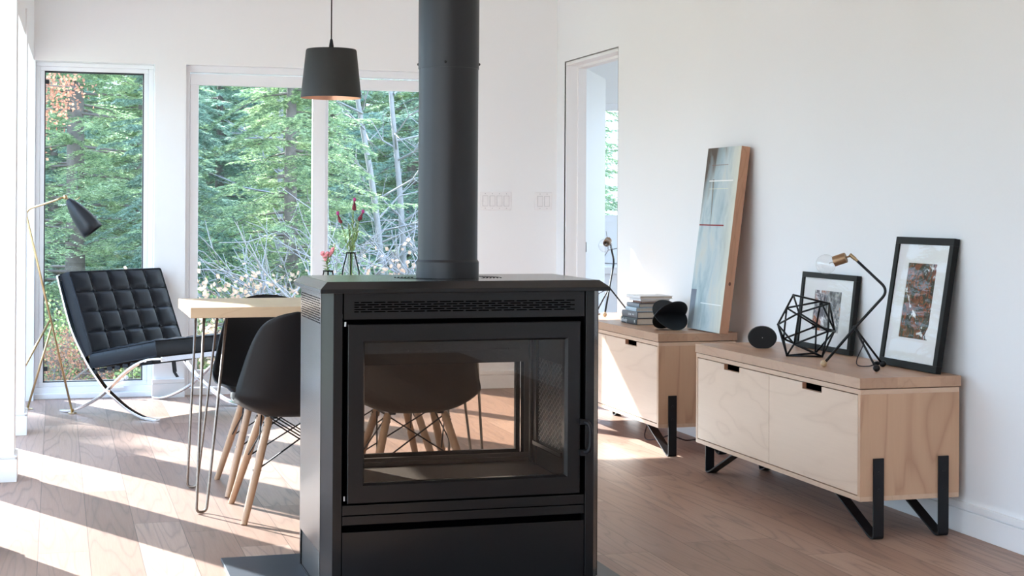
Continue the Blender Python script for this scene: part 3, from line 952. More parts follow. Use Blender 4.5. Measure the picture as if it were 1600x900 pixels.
# firebox inside
b = BM(); box(b, 0.90, 1.588, 4.785, 5.205, 0.318, 0.330); obj('firebox_floor', b, M['firebox'], st, world=True)
b = BM(); box(b, 0.90, 1.588, 4.785, 5.205, 0.79, 0.80); obj('firebox_roof', b, M['firebox'], st, world=True)
b = BM(); box(b, 0.90, 1.588, 5.19, 5.204, 0.332, 0.357); box(b, 0.90, 1.588, 5.175, 5.19, 0.332, 0.345)
objs('ash_lip', b, M['firebox'], st, world=True, bevel=0.002)
b = BM()
wall_slab(b, 'x', 5.198, 5.203, 0.905, 1.585, 0.674, 0.79, [(1.075 + i * 0.0445, 1.075 + i * 0.0445 + 0.038, 0.716, 0.7225) for i in range(11)])
obj('baffle', b, M['firebox'], st, world=True)
for X, sgn in ((0.897, 1), (1.590, -1)):
    b = BM(); box(b, min(X, X - sgn * 0.004), max(X, X - sgn * 0.004), 4.785, 5.205, 0.32, 0.80); obj('firebox_wall', b, M['stove'], st, world=True)
    b = BM()
    yA, yB, zA, zB = 4.80, 5.05, 0.420, 0.70
    # expanded-metal diamonds
    dy = 0.034; slope = 0.62
    k_ = -0.476
    while k_ < 0.76:
        for s in (1, -1):
            ys = yA + k_; 
            # parametrise over z
            z0, z1 = zA, zB
            ya = ys; yb = ys + s * (zB - zA) / slope
            if s > 0:
                if ya < yA: z0 = zA + (yA - ya) * slope; ya = yA
                if yb > yB: z1 = zB - (yb - yB) * slope; yb = yB
            else:
                if ya > yB: z0 = zA + (ya - yB) * slope; ya = yB
                if yb < yA: z1 = zB - (yA - yb) * slope; yb = yA
            if z1 - z0 > 0.004 and yA - 1e-6 <= ya <= yB + 1e-6 and yA - 1e-6 <= yb <= yB + 1e-6:
                ribbon(b, [(X + sgn * 0.012, ya, z0), (X + sgn * 0.012, yb, z1)], (0, 1, 0), 0.0034, 0.0014)
        k_ += dy
    obj('screen_mesh', b, M['mesh_metal'], st, world=True, label='expanded steel mesh inside the firebox')
    b = BM()
    box(b, min(X, X + sgn * 0.02), max(X, X + sgn * 0.02), 4.79, 5.10, 0.398, 0.414)
    box(b, min(X, X + sgn * 0.008), max(X, X + sgn * 0.008), 4.79, 5.085, 0.33, 0.398)
    box(b, min(X, X + sgn * 0.012), max(X, X + sgn * 0.012), 5.085, 5.10, 0.33, 0.79)
    box(b, min(X, X + sgn * 0.012), max(X, X + sgn * 0.012), 5.15, 5.165, 0.33, 0.79)
    objs('mesh_rail', b, M['stove'], st, world=True, bevel=0.002)
# top plate with bevelled edge and vent slots round the pipe
b = BM()
o0, o1, p0, p1 = 0.775, mir(0.775), 4.714, 2 * SY - 4.714
loops = []
for (i_, z) in ((0.0, 0.9425), (0.0, 0.9545), (0.026, 0.9765)):
    loops.append([b.verts.new(q) for q in ((o0 + i_, p0 + i_ * 1.25, z), (o1 - i_, p0 + i_ * 1.25, z), (o1 - i_, p1 - i_ * 1.25, z), (o0 + i_, p1 - i_ * 1.25, z))])
for A, B_ in zip(loops, loops[1:]):
    for k in range(4): b.faces.new((A[k], A[(k + 1) % 4], B_[(k + 1) % 4], B_[k]))
b.faces.new(loops[0]); b.faces.new(loops[-1])
obj('top_plate', b, M['stove'], st, world=True, bevel=0.0015)
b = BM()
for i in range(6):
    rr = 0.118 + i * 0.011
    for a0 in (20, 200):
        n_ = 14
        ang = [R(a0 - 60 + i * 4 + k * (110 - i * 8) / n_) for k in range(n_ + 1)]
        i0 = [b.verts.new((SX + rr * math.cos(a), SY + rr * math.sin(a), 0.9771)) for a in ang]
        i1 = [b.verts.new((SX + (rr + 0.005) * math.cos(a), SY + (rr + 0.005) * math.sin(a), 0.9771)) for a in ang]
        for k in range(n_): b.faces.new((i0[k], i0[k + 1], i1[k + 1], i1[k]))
obj('vent_slot_shade', b, M['void'], st, world=True)  # flat black arcs laid on the plate, painted in place of shaded openings

# stove pipe
sp_ = thing('stove_pipe', 'black round stove pipe rising from the stove top', 'stove pipe', (SX, 5.0, 0.977))
b = BM(); lathe(b, [(0.1035, 0), (0.1035, 0.052), (0.0985, 0.060), (0.0985, 0.695)], 64); obj('lower_pipe', b, M['pipe'], sp_, smooth=True, auto=30)
b = BM(); lathe(b, [(0.0985, 0.688), (0.1005, 0.688), (0.1005, ZC - 0.98), ], 64); obj('upper_pipe', b, M['pipe'], sp_, smooth=True, auto=30)
for a in (250, 340, 70, 160):
    b = BM()
    ca, sa = math.cos(R(a - 0)), math.sin(R(a - 0))
    lathe(b, [(0.0045, -0.002), (0.0045, 0.002), (0.002, 0.004)], 10, (0.101 * ca, 0.101 * sa, 0.704), (ca, sa, 0), True, True)
    obj('screw', b, M['blackpowder'], sp_)

# ------------------------------------------------------------------ pendant lamp
PX, PY = 1.108, 6.5
pl = thing('pendant_lamp', 'charcoal drum pendant lamp with copper lining hanging over the table', 'pendant lamp', (PX, PY, 1.668))
b = BM(); lathe(b, [(0.1275, 0), (0.1065, 0.198), (0.1035, 0.204), (0.02, 0.208)], 64); obj('lamp_shade', b, M['pendant'], pl, smooth=True, auto=30)
b = BM(); lathe(b, [(0.1275, 0), (0.1255, 0.0), (0.1045, 0.196), (0.01, 0.202)], 64); obj('shade_lining', b, M['copper'], pl, smooth=True, auto=30, label='copper coloured lining')
b = BM(); lathe(b, [(0.011, 0.207), (0.0095, 0.222), (0.006, 0.244), (0.0045, 0.248)], 24, capt=True); obj('cord_grip', b, M['blackpowder'], pl, smooth=True, auto=40)
b = BM(); tube(b, [(0, 0, 0.24), (0, 0, 0.9), (0, 0, ZC - 1.668)], 0.0028, 8); obj('cord', b, M['cord'], pl, smooth=True)
b = BM(); lathe(b, [(0.018, 0.205), (0.018, 0.15), (0.012, 0.14)], 16, capt=True); obj('socket', b, M['blackpowder'], pl, smooth=True, auto=40)
b = BM(); ball(b, (0, 0, 0.105), 0.028); obj('bulb', b, M['whiteplastic'], pl, smooth=True)

# ------------------------------------------------------------------ table
TX0, TX1, TY0, TY1, TZ = 0.508, 1.742, 6.20, 6.84, 0.811
tb = thing('dining_table', 'pale wood slab table on hairpin legs behind the stove', 'table', ((TX0 + TX1) / 2, (TY0 + TY1) / 2, 0))
b = BM(); box(b, TX0, TX1, TY0, TY1, TZ - 0.041, TZ); obj('table_top', b, M['maple_table'], tb, world=True, bevel=0.0015)
for (fx_, fy_, tx_, ty_) in ((0.556, 6.222, 0.612, 6.285), (0.567, 6.795, 0.622, 6.745), (TX1 + TX0 - 0.556, 6.222, TX1 + TX0 - 0.612, 6.285), (TX1 + TX0 - 0.567, 6.795, TX1 + TX0 - 0.622, 6.745)):
    b = BM()
    sgn = 1 if ty_ < 6.5 else -1
    w = Vector((1, 0.25 * sgn, 0)).normalized()
    F, T = Vector((fx_, fy_, 0.006)), Vector((tx_, ty_, TZ - 0.044))
    pts = [T - w * 0.047, F - w * 0.020 + Vector((0, 0, 0.02)), F - w * 0.011 , F + w * 0.011, F + w * 0.020 + Vector((0, 0, 0.02)), T + w * 0.047]
    pts = fillet([pts[0], F - w * 0.0205 + Vector((0, 0, -0.0)), F + w * 0.0205, pts[5]], 0.022, 7)
    tube(b, pts, 0.0056, 8)
    lg = obj('hairpin_leg', b, M['rawsteel'], tb, world=True, smooth=True)
    b = BM(); box(b, tx_ - 0.06, tx_ + 0.06, ty_ - 0.03, ty_ + 0.03, TZ - 0.0455, TZ - 0.0415); obj('mounting_plate', b, M['rawsteel'], lg, world=True)

# ------------------------------------------------------------------ shell chairs
def shell_bm():
    # side profile (y forward, z up) with half width, edge lift (z) and edge forward curl (y)
    P = [(0.232, 0.412, 0.185, 0.006, 0.0), (0.225, 0.430, 0.212, 0.010, 0.0), (0.17, 0.440, 0.232, 0.018, 0.0), (0.08, 0.424, 0.244, 0.032, 0.0), (-0.02, 0.402, 0.250, 0.050, 0.0), (-0.10, 0.392, 0.252, 0.066, 0.0),
         (-0.165, 0.402, 0.252, 0.075, 0.015), (-0.205, 0.440, 0.250, 0.058, 0.045), (-0.228, 0.500, 0.243, 0.030, 0.068), (-0.248, 0.570, 0.230, 0.010, 0.070), (-0.268, 0.650, 0.211, 0.002, 0.058), (-0.287, 0.725, 0.186, -0.004, 0.043),
         (-0.300, 0.775, 0.158, -0.010, 0.030), (-0.308, 0.803, 0.110, -0.010, 0.018), (-0.311, 0.812, 0.050, -0.006, 0.008)]
    # densify
    Q = []
    n = 3
    for i in range(len(P) - 1):
        p0, p1, p2, p3 = P[max(i - 1, 0)], P[i], P[i + 1], P[min(i + 2, len(P) - 1)]
        for j in range(n):
            t_ = j / n
            Q.append(tuple(0.5 * (2 * b_ + (-a_ + c_) * t_ + (2 * a_ - 5 * b_ + 4 * c_ - d_) * t_ ** 2 + (-a_ + 3 * b_ - 3 * c_ + d_) * t_ ** 3) for a_, b_, c_, d_ in zip(p0, p1, p2, p3)))
    Q.append(P[-1])
    bm = BM()
    N = 20
    rows = []
    for (y, z, w, lz, ly) in Q:
        row = []
        for k in range(N + 1):
            s = -1 + 2 * k / N
            s = math.copysign(abs(s) ** 0.85, s)
            e_ = abs(s) ** 3.0
            row.append(bm.verts.new((w * s, y + ly * e_, z + lz * e_)))
        rows.append(row)
    for A, B in zip(rows, rows[1:]):
        for k in range(N): bm.faces.new((A[k], A[k + 1], B[k + 1], B[k]))
    return bm
def make_shell_chair(label):
    t = thing('shell_chair', label, 'chair', (0, 0, 0))
    o = obj('seat_shell', shell_bm(), M['blackplastic'], t, smooth=True, solid=0.006)
    tops, feet = {}, {}
    for sx_ in (-1, 1):
        for sy_ in (-1, 1):
            T = Vector((sx_ * 0.118, sy_ * 0.105 - 0.005, 0.378)); F = Vector((sx_ * 0.224, sy_ * 0.224, 0.0))
            tops[sx_, sy_] = T; feet[sx_, sy_] = F
            b = BM(); tube(b, [F, F + (T - F) * 0.5, T, T + (T - F) * 0.03], [0.0125, 0.0165, 0.0155, 0.012], 14)
            lg = obj('leg', b, M['dowel'], t, smooth=True, auto=50)
            out = Vector((sx_, sy_ * 0.3, 0.15)).normalized()
            b = BM()
            for f_ in (0.52, 0.95):
                c_ = F + (T - F) * f_
                tube(b, [c_ - out * 0.018, c_ + out * 0.019], 0.0042, 8)
            objs('bolt', b, M['steel'], lg, smooth=True, auto=40)
    b = BM()
    mid = {k: feet[k] + (tops[k] - feet[k]) * 0.52 for k in tops}
    tp = {k: tops[k] + Vector((0, 0, 0.004)) for k in tops}
    for a_, c_ in (((-1, -1), (1, -1)), ((-1, 1), (1, 1)), ((-1, -1), (-1, 1)), ((1, -1), (1, 1))):
        tube(b, [tp[a_], mid[c_]], 0.0032, 6); tube(b, [tp[c_], mid[a_]], 0.0032, 6)
    # seat mounts under the shell
    for sy_ in (-1, 1):
        tube(b, fillet([tops[-1, sy_] + Vector((-0.02, 0, -0.01)), tops[-1, sy_] + Vector((0.02, 0, 0.018)), tops[1, sy_] + Vector((-0.02, 0, 0.018)), tops[1, sy_] + Vector((0.02, 0, -0.01))], 0.012), 0.0042, 8)
    for sx_ in (-1, 1):
        tube(b, [tops[sx_, -1] + Vector((0, 0, 0.005)), tops[sx_, 1] + Vector((0, 0, 0.005))], 0.0045, 8)
        for sy_ in (-1, 1):
            q = tops[sx_, sy_] + Vector((-sx_ * 0.02, 0, 0.008)); lathe(b, [(0.016, 0), (0.016, 0.014)], 12, q, (0, 0, 1), True, True)
    obj('wire_brace', b, M['blackpowder'], t, smooth=True, auto=40)
    return t
def dup(root, loc, rz, label=None, group=None):
    r = root.copy(); C.objects.link(r); r.location = loc; r.rotation_euler = (0, 0, rz)
    if label: r['label'] = label
    if group: r['group'] = group
    for ch in list(root.children):
        c = ch.copy(); C.objects.link(c); c.parent = r
        for g in list(ch.children):
            d_ = g.copy(); C.objects.link(d_); d_.parent = c
    return r
ch = make_shell_chair('black shell chair with wooden legs beside the stove, back turned to the room')
ch['group'] = 'shell chairs at the table'
spots = [((0.915, 6.762, 0), PI, 'black shell chair on the window side of the table, partly behind the hairpin leg'),
         ((1.385, 6.180, 0), 0.0, 'black shell chair whose back is seen through the stove glass'),
         ((1.385, 6.765, 0), PI, 'black shell chair across the table, only its wooden legs showing through the stove glass')]
for loc, rz, lb in spots: dup(ch, loc, rz, lb, 'shell chairs at the table')
ch.location = (0.915, 6.178, 0)

# ------------------------------------------------------------------ flower vases in wire cages
def cage(t, R0, H, Rn, n=6, zsh=0.6):
    b = BM()
    for k in range(n):
        a = 2 * PI * k / n + 0.3
        ca, sa = math.cos(a), math.sin(a)
        tube(b, fillet([(R0 * 0.9 * ca, R0 * 0.9 * sa, 0.003), (R0 * ca, R0 * sa, H * zsh), (Rn * ca, Rn * sa, H)], 0.012), 0.0022, 6)
    for r_, z in ((R0 * 0.9, 0.003), (Rn, H)):
        pts = [(r_ * math.cos(2 * PI * k / 24), r_ * math.sin(2 * PI * k / 24), z) for k in range(24)]
        tube(b, pts, 0.0032 if z > 0.01 else 0.0024, 6, closed=True)
    return obj('wire_cage', b, M['blackpowder'], t, smooth=True)
def spike(bm, p, d, L, r, mi=0, n=26, seed=0):
    rn = random.Random(seed)
    p, d = Vector(p), Vector(d).normalized()
    for i in range(n):
        f = i / n
        a = rn.uniform(0, 2 * PI)
        o_ = d.orthogonal().normalized()
        side = (Quaternion(d, a) @ o_)
        rr = r * (1 - 0.5 * f) * (0.6 + 0.4 * math.sin(PI * min(1, f + 0.25)))
        ball(bm, p + d * L * f + side * rr * 0.55, rr * 0.62, (1, 1, 1.25), 6, mi)
v1 = thing('vase', 'tall black wire cage vase with dark crimson flower spikes on the table', 'vase', (1.196, 6.5, TZ))
cage(v1, 0.041, 0.205, 0.0185)
b = BM(); lathe(b, [(0.004, 0.006), (0.013, 0.008), (0.0145, 0.02), (0.0145, 0.212), (0.016, 0.217)], 24); obj('glass_tube', b, M['vase_glass'], v1, smooth=True, auto=60)
b = BM(); bl = BM()
rn = random.Random(4)
stems = [(-0.022, 0.0, 0.335, -0.045, 0.010), (0.006, 0.004, 0.395, 0.014, 0.005), (0.016, -0.004, 0.352, 0.040, 0.0), (-0.006, 0.004, 0.33, -0.012, 0.0), (0.01, 0.003, 0.31, 0.022, 0.0)]
for i, (x_, y_, h_, x2, y2) in enumerate(stems):
    pts = smoothpts([(x_ * 0.25, y_ * 0.5, 0.02), (x_ * 0.4, y_, 0.2), ((x_ + x2) / 2 * 0.8, y_, 0.28), (x2 * 0.9, y2, h_)], 4)
    tube(b, pts, 0.0016, 6)
    for j in range(16):
        z = 0.215 + j * (h_ - 0.235) / 16
        f = (z - 0.2) / (h_ - 0.2)
        px_ = x_ * 0.4 + (x2 * 0.9 - x_ * 0.4) * f
        a = rn.uniform(0, 2 * PI)
        L = rn.uniform(0.018, 0.032)
        q = Vector((px_, y_, z)); d_ = Vector((math.cos(a) * 0.5, math.sin(a) * 0.5, 1)).normalized()
        s_ = d_.cross(Vector((math.sin(a), -math.cos(a), 0.1))).normalized() * 0.0022
        vs = [bl.verts.new(q - s_), bl.verts.new(q + d_ * L * 0.5 - s_ * 1.2), bl.verts.new(q + d_ * L), bl.verts.new(q + d_ * L * 0.5 + s_ * 1.2), bl.verts.new(q + s_)]
        bl.faces.new(vs)
obj('flower_stems', b, M['stem'], v1, smooth=True); obj('leaves', bl, M['stem'], v1)
for (x_, y_, z_, dx_, L, r_, sd_) in ((0.0135, 0.004, 0.388, 0.05, 0.040, 0.0095, 1), (-0.042, 0.009, 0.332, -0.35, 0.040, 0.0085, 2), (0.036, 0.0, 0.345, 0.45, 0.036, 0.0085, 3)):
    b = BM(); spike(b, (x_, y_, z_), (dx_, 0, 1), L, r_, n=34, seed=sd_); fh = obj('flower_head', b, M['flower_dark'], v1, smooth=True)
    b = BM(); d_ = Vector((dx_, 0, 1)).normalized(); tip = Vector((x_, y_, z_)) + d_ * L
    for q in range(5):
        a = 2 * PI * q / 5
        ball(b, tip + Vector((math.cos(a) * 0.004, math.sin(a) * 0.004, 0.003)), 0.0045, (0.6, 0.6, 1.9), 6)
    obj('petal_tuft', b, M['flower_magenta'], fh, smooth=True)
v2 = thing('vase', 'short wire cage vase with pink snapdragons on the table', 'vase', (1.105, 6.53, TZ))
cage(v2, 0.034, 0.128, 0.02)
b = BM(); lathe(b, [(0.004, 0.006), (0.014, 0.008), (0.0155, 0.02), (0.0155, 0.13), (0.017, 0.134)], 24); obj('glass_tube', b, M['vase_glass'], v2, smooth=True, auto=60)
b = BM(); bl = BM()
tube(b, smoothpts([(0, 0, 0.02), (-0.002, 0, 0.12), (-0.004, 0, 0.17), (0.018, 0, 0.215)], 5), 0.002, 6)
tube(b, smoothpts([(0.002, 0, 0.02), (0.0, 0, 0.12), (-0.012, 0, 0.185)], 5), 0.002, 6)
for j in range(16):
    z = 0.125 + j * 0.0045
    a = j * 2.4
    q = Vector((-0.002, 0, z)); d_ = Vector((math.cos(a), math.sin(a), 0.5 + 0.2 * (j % 3))).normalized()
    L = 0.030; s_ = Vector((-math.sin(a), math.cos(a), 0)) * 0.005
    vs = [bl.verts.new(q), bl.verts.new(q + d_ * L * 0.45 - s_), bl.verts.new(q + d_ * L - Vector((0, 0, 0.008))), bl.verts.new(q + d_ * L * 0.45 + s_)]
    bl.faces.new(vs)
obj('flower_stems', b, M['stem'], v2, smooth=True); obj('leaves', bl, M['stem'], v2, solid=0.0006)
b = BM()
for (x_, y_, z_, r_) in ((-0.026, 0, 0.202, 0.009), (-0.014, 0.004, 0.190, 0.011), (-0.006, -0.004, 0.200, 0.010), (0.006, 0.002, 0.196, 0.010), (0.014, 0, 0.208, 0.0095), (0.019, 0.002, 0.220, 0.008), (-0.012, 0, 0.178, 0.008)):
    ball(b, (x_, y_, z_), r_, (0.9, 0.9, 1.15), 8); ball(b, (x_ + 0.004, y_ - 0.005, z_ + 0.005), r_ * 0.6, n=8)
obj('flower_head', b, M['flower_pink'], v2, smooth=True)
b = BM(); ball(b, (0.026, 0, 0.238), 0.0065, (0.9, 0.9, 1.1), 8); tube(b, [(0.019, 0, 0.22), (0.026, 0, 0.235)], 0.0015, 6); obj('bud', b, M['bud'], v2, smooth=True)

# ------------------------------------------------------------------ lounge chair (chrome frame, tufted leather)
lc = thing('lounge_chair', 'chrome-framed lounge chair with tufted black leather cushions by the tall window', 'lounge chair', (0.559, 8.969, 0), R(-47))
# local: +x forward (u), +y towards the far side (s), z up ; near frame at y=0, far frame at y=0.77
CW = 0.77
prof_p = [(-0.795, 0.800), (-0.745, 0.66), (-0.690, 0.52), (-0.640, 0.43), (-0.586, 0.352), (-0.517, 0.265), (-0.414, 0.165), (-0.373, 0.136), (-0.242, 0.060), (-0.118, 0.016), (-0.035, 0.007), (0.0, 0.007)]
prof_q = [(-0.765, 0.007), (-0.70, 0.010), (-0.618, 0.032), (-0.497, 0.085), (-0.413, 0.138), (-0.328, 0.205), (-0.243, 0.268), (-0.16, 0.314), (-0.076, 0.342), (0.0, 0.352), (0.03, 0.353)]
for yy, nm in ((0.0, 'near'), (CW, 'far')):
    b = BM()
    ribbon(b, smoothpts([(x_, yy, z_) for x_, z_ in prof_p], 4), (0, 1, 0), 0.032, 0.013)
    ribbon(b, smoothpts([(x_, yy + 0.0005, z_) for x_, z_ in prof_q], 4), (0, 1, 0), 0.030, 0.0125)
    obj('side_frame', b, M['chrome'], lc, bevel=0.0015, smooth=True, auto=35)
b = BM()
for (x_, z_) in ((-0.795, 0.792), (-0.60, 0.345), (0.022, 0.350)):
    box(b, x_ - 0.006, x_ + 0.006, 0.0, CW, z_ - 0.014, z_ + 0.014)
objs('cross_bar', b, M['chrome'], lc, bevel=0.001)
def cushion(L, Wd, T, nu, nv, puff=0.016):
    """tufted cushion: x 0..L, y 0..Wd, top at z=T (before puff)"""
    bm = BM()
    ku, kv = 9, 9
    NU, NV = nu * ku, nv * kv
    def h(i, j):
        cu = (i % ku) / ku; cv = (j % kv) / kv
        a = abs(math.sin(PI * cu)); c_ = abs(math.sin(PI * cv))
        v_ = (max(a, 0.0) ** 0.42) * (max(c_, 0.0) ** 0.42)
        eu = min(i, NU - i) / ku; ev = min(j, NV - j) / kv
        edge = min(1, min(eu, ev) * 2.2)
        if i in (0, NU) or j in (0, NV): return 0.0
        du = (i % ku == 0 and i not in (0, NU)); dvv = (j % kv == 0 and j not in (0, NV))
        dip = -0.004 if (du or dvv) else 0
        if du and dvv: dip = -0.010
        return puff * v_ * (0.35 + 0.65 * edge) + dip
    top = [[bm.verts.new((L * i / NU, Wd * j / NV, T + h(i, j))) for j in range(NV + 1)] for i in range(NU + 1)]
    for i in range(NU):
        for j in range(NV): bm.faces.new((top[i][j], top[i + 1][j], top[i + 1][j + 1], top[i][j + 1]))
    # sides, bulging slightly
    per = [top[i][0] for i in range(NU + 1)] + [top[NU][j] for j in range(1, NV + 1)] + [top[i][NV] for i in range(NU - 1, -1, -1)] + [top[0][j] for j in range(NV - 1, 0, -1)]
    prev = per
    for zf, o_ in ((0.72, 0.006), (0.3, 0.007), (0.0, 0.0)):
        ring = []
        for v in per:
            x_, y_ = v.co.x, v.co.y
            ox = -o_ if x_ < 1e-6 else (o_ if x_ > L - 1e-6 else 0)
            oy = -o_ if y_ < 1e-6 else (o_ if y_ > Wd - 1e-6 else 0)
            ring.append(bm.verts.new((x_ + ox, y_ + oy, T * zf)))
        n_ = len(per)
        for k in range(n_): bm.faces.new((prev[k], ring[k], ring[(k + 1) % n_], prev[(k + 1) % n_]))
        prev = ring
    bm.faces.new(prev)
    return bm
def piping(L, Wd, T, nu, nv):
    bm = BM()
    for z in (T, 0.003):
        pts = fillet([(0.03, 0, z), (L, 0, z), (L, Wd, z), (0, Wd, z), (0, 0, z), (0.03, 0, z)], 0.012, 4)
        tube(bm, pts, 0.0038, 6)
    for i in range(1, nu): tube(bm, [(L * i / nu, Wd * k / (nv * 4), T - 0.0015 - (0.005 if k % 4 == 0 and 0 < k < nv * 4 else 0)) for k in range(nv * 4 + 1)], 0.0026, 5)
    for j in range(1, nv): tube(bm, [(L * k / (nu * 4), Wd * j / nv, T - 0.0015 - (0.005 if k % 4 == 0 and 0 < k < nu * 4 else 0)) for k in range(nu * 4 + 1)], 0.0026, 5)
    return bm
def buttons(L, Wd, T, nu, nv):
    bm = BM()
    for i in range(1, nu):
        for j in range(1, nv): ball(bm, (L * i / nu, Wd * j / nv, T + 0.001), 0.008, (1, 1, 0.45), 10)
    return bm
def place_cushion(nm, L, T, nu, nv, P0, ang):
    """cushion whose x axis starts at local (x,z)=P0 and rises at ang; the tufted side is +normal"""
    m_ = Matrix.Translation((P0[0], 0.005, P0[1])) @ Matrix.Rotation(-ang, 4, 'Y')
    bmc = cushion(L, CW - 0.01, T, nu, nv); bmc.transform(m_)
    c_ = obj(nm, bmc, M['leather'], lc, smooth=True, auto=70)
    bp = piping(L, CW - 0.01, T, nu, nv); bp.transform(m_)
    obj('piping', bp, M['leather'], c_, smooth=True)
    bb = buttons(L, CW - 0.01, T, nu, nv); bb.transform(m_)
    objs('button', bb, M['leather'], c_, smooth=True)
# seat: x axis forward and up 10 deg
a_s = math.atan2(0.365 - 0.272, 0.49)
place_cushion('seat_cushion', 0.515, 0.088, 5, 5, (-0.522, 0.268), a_s)
# back: x axis runs up the back from bottom; tuft side faces forward -> flip by building with x running downwards
ang = math.atan2(0.371 - 0.823, -0.523 + 0.714)     # from top to bottom
# origin at the rear of the top edge; normal of the tufted side must point forward/up
L_b = math.hypot(0.371 - 0.823, 0.191)
nx, nz = math.sin(-ang), math.cos(-ang)
place_cushion('back_cushion', L_b + 0.01, 0.078, 4, 5, (-0.714 - 0.078 * nx, 0.823 - 0.078 * nz), ang)
for i in range(9):
    b = BM()
    f = i / 8
    x_ = -0.50 + 0.49 * f; z_ = 0.262 + (0.358 - 0.262) * f
    box(b, x_ - 0.020, x_ + 0.020, 0.0, CW, z_ - 0.005, z_ - 0.001)
    box(b, x_ - 0.020, x_ + 0.020, -0.001, 0.004, z_ - 0.022, z_ - 0.001)
    obj('seat_strap', b, M['leather'], lc)
b = BM()
for i in range(7):
    f = i / 6
    x_ = -0.60 - 0.17 * f; z_ = 0.40 + 0.37 * f
    obox(b, (x_, 0.0, z_), (0.0, CW, 0), (-0.016, 0, 0.038), (0.004, 0, 0.002))
objs('back_strap', b, M['leather'], lc)
b = BM()
obox(b, (0.012, 0.09, 0.345), (0.0, 0.03, 0.0), (0.006, 0.006, -0.075), (0.004, 0, 0))
obox(b, (0.018, 0.096, 0.27), (0.0, 0.022, 0.0), (0.004, 0.022, -0.03), (0.004, 0, 0))
obj('hanging_strap', b, M['leather'], lc)

# ------------------------------------------------------------------ floor lamp
fl = thing('floor_lamp', 'brass tripod floor lamp with a black conical shade in the window corner', 'floor lamp', (-0.03, 9.45, 0))
K = Vector((-0.175, 9.62, 1.186))
F1 = Vector((0.099, 9.437, 0.004))
b = BM()
tube(b, fillet([F1, K, Vector((-0.02, 9.605, 1.238)), Vector((0.040, 9.60, 1.262))], 0.045, 7), 0.0068, 10)
obj('stem', b, M['brass'], fl, world=True, smooth=True)
J1 = K + (F1 - K) * 0.565
b = BM(); tube(b, [Vector((-0.156, 9.70, 0.004)), J1 + Vector((0.004, 0.012, 0))], 0.0068, 10); obj('leg', b, M['brass'], fl, world=True, smooth=True)
b = BM(); tube(b, [Vector((-0.31, 9.42, 0.004)), J1 + Vector((-0.012, 0.0, 0.02))], 0.0068, 10); obj('leg', b, M['brass'], fl, world=True, smooth=True)
for F_ in (F1, Vector((-0.150, 9.70, 0.004)), Vector((-0.30, 9.43, 0.004))):
    b = BM(); lathe(b, [(0.026, 0.0), (0.026, 0.003), (0.022, 0.0055), (0.006, 0.006)], 20, (F_.x, F_.y, 0.001), (0, 0, 1), True, True); obj('foot_disc', b, M['brass'], fl, world=True, smooth=True, auto=40)
b = BM(); ball(b, (0.052, 9.60, 1.264), 0.0145, n=14); tube(b, [(0.052, 9.60, 1.264), (0.072, 9.598, 1.246)], 0.006, 8); obj('swivel_joint', b, M['brass'], fl, world=True, smooth=True)
ax = Vector((0.60, -0.12, -0.79)).normalized()
tipc = Vector((0.068, 9.598, 1.249))
prof = [(0.010, 0.0), (0.016, 0.004), (0.026, 0.025), (0.040, 0.062), (0.051, 0.105), (0.058, 0.150), (0.0625, 0.195), (0.0655, 0.238)]
b = BM(); lathe(b, prof, 40, tipc, ax, capb=True); obj('lamp_shade', b, M['lampshade'], fl, world=True, smooth=True, auto=60, solid=0.0015)
b = BM(); c_ = tipc + ax * 0.03; tube(b, [c_ + Vector((0.018, 0, 0.022)), c_ + Vector((0.040, 0, 0.028)), c_ + Vector((0.048, 0, 0.040))], 0.003, 6); obj('switch_pin', b, M['brass'], fl, world=True, smooth=True)

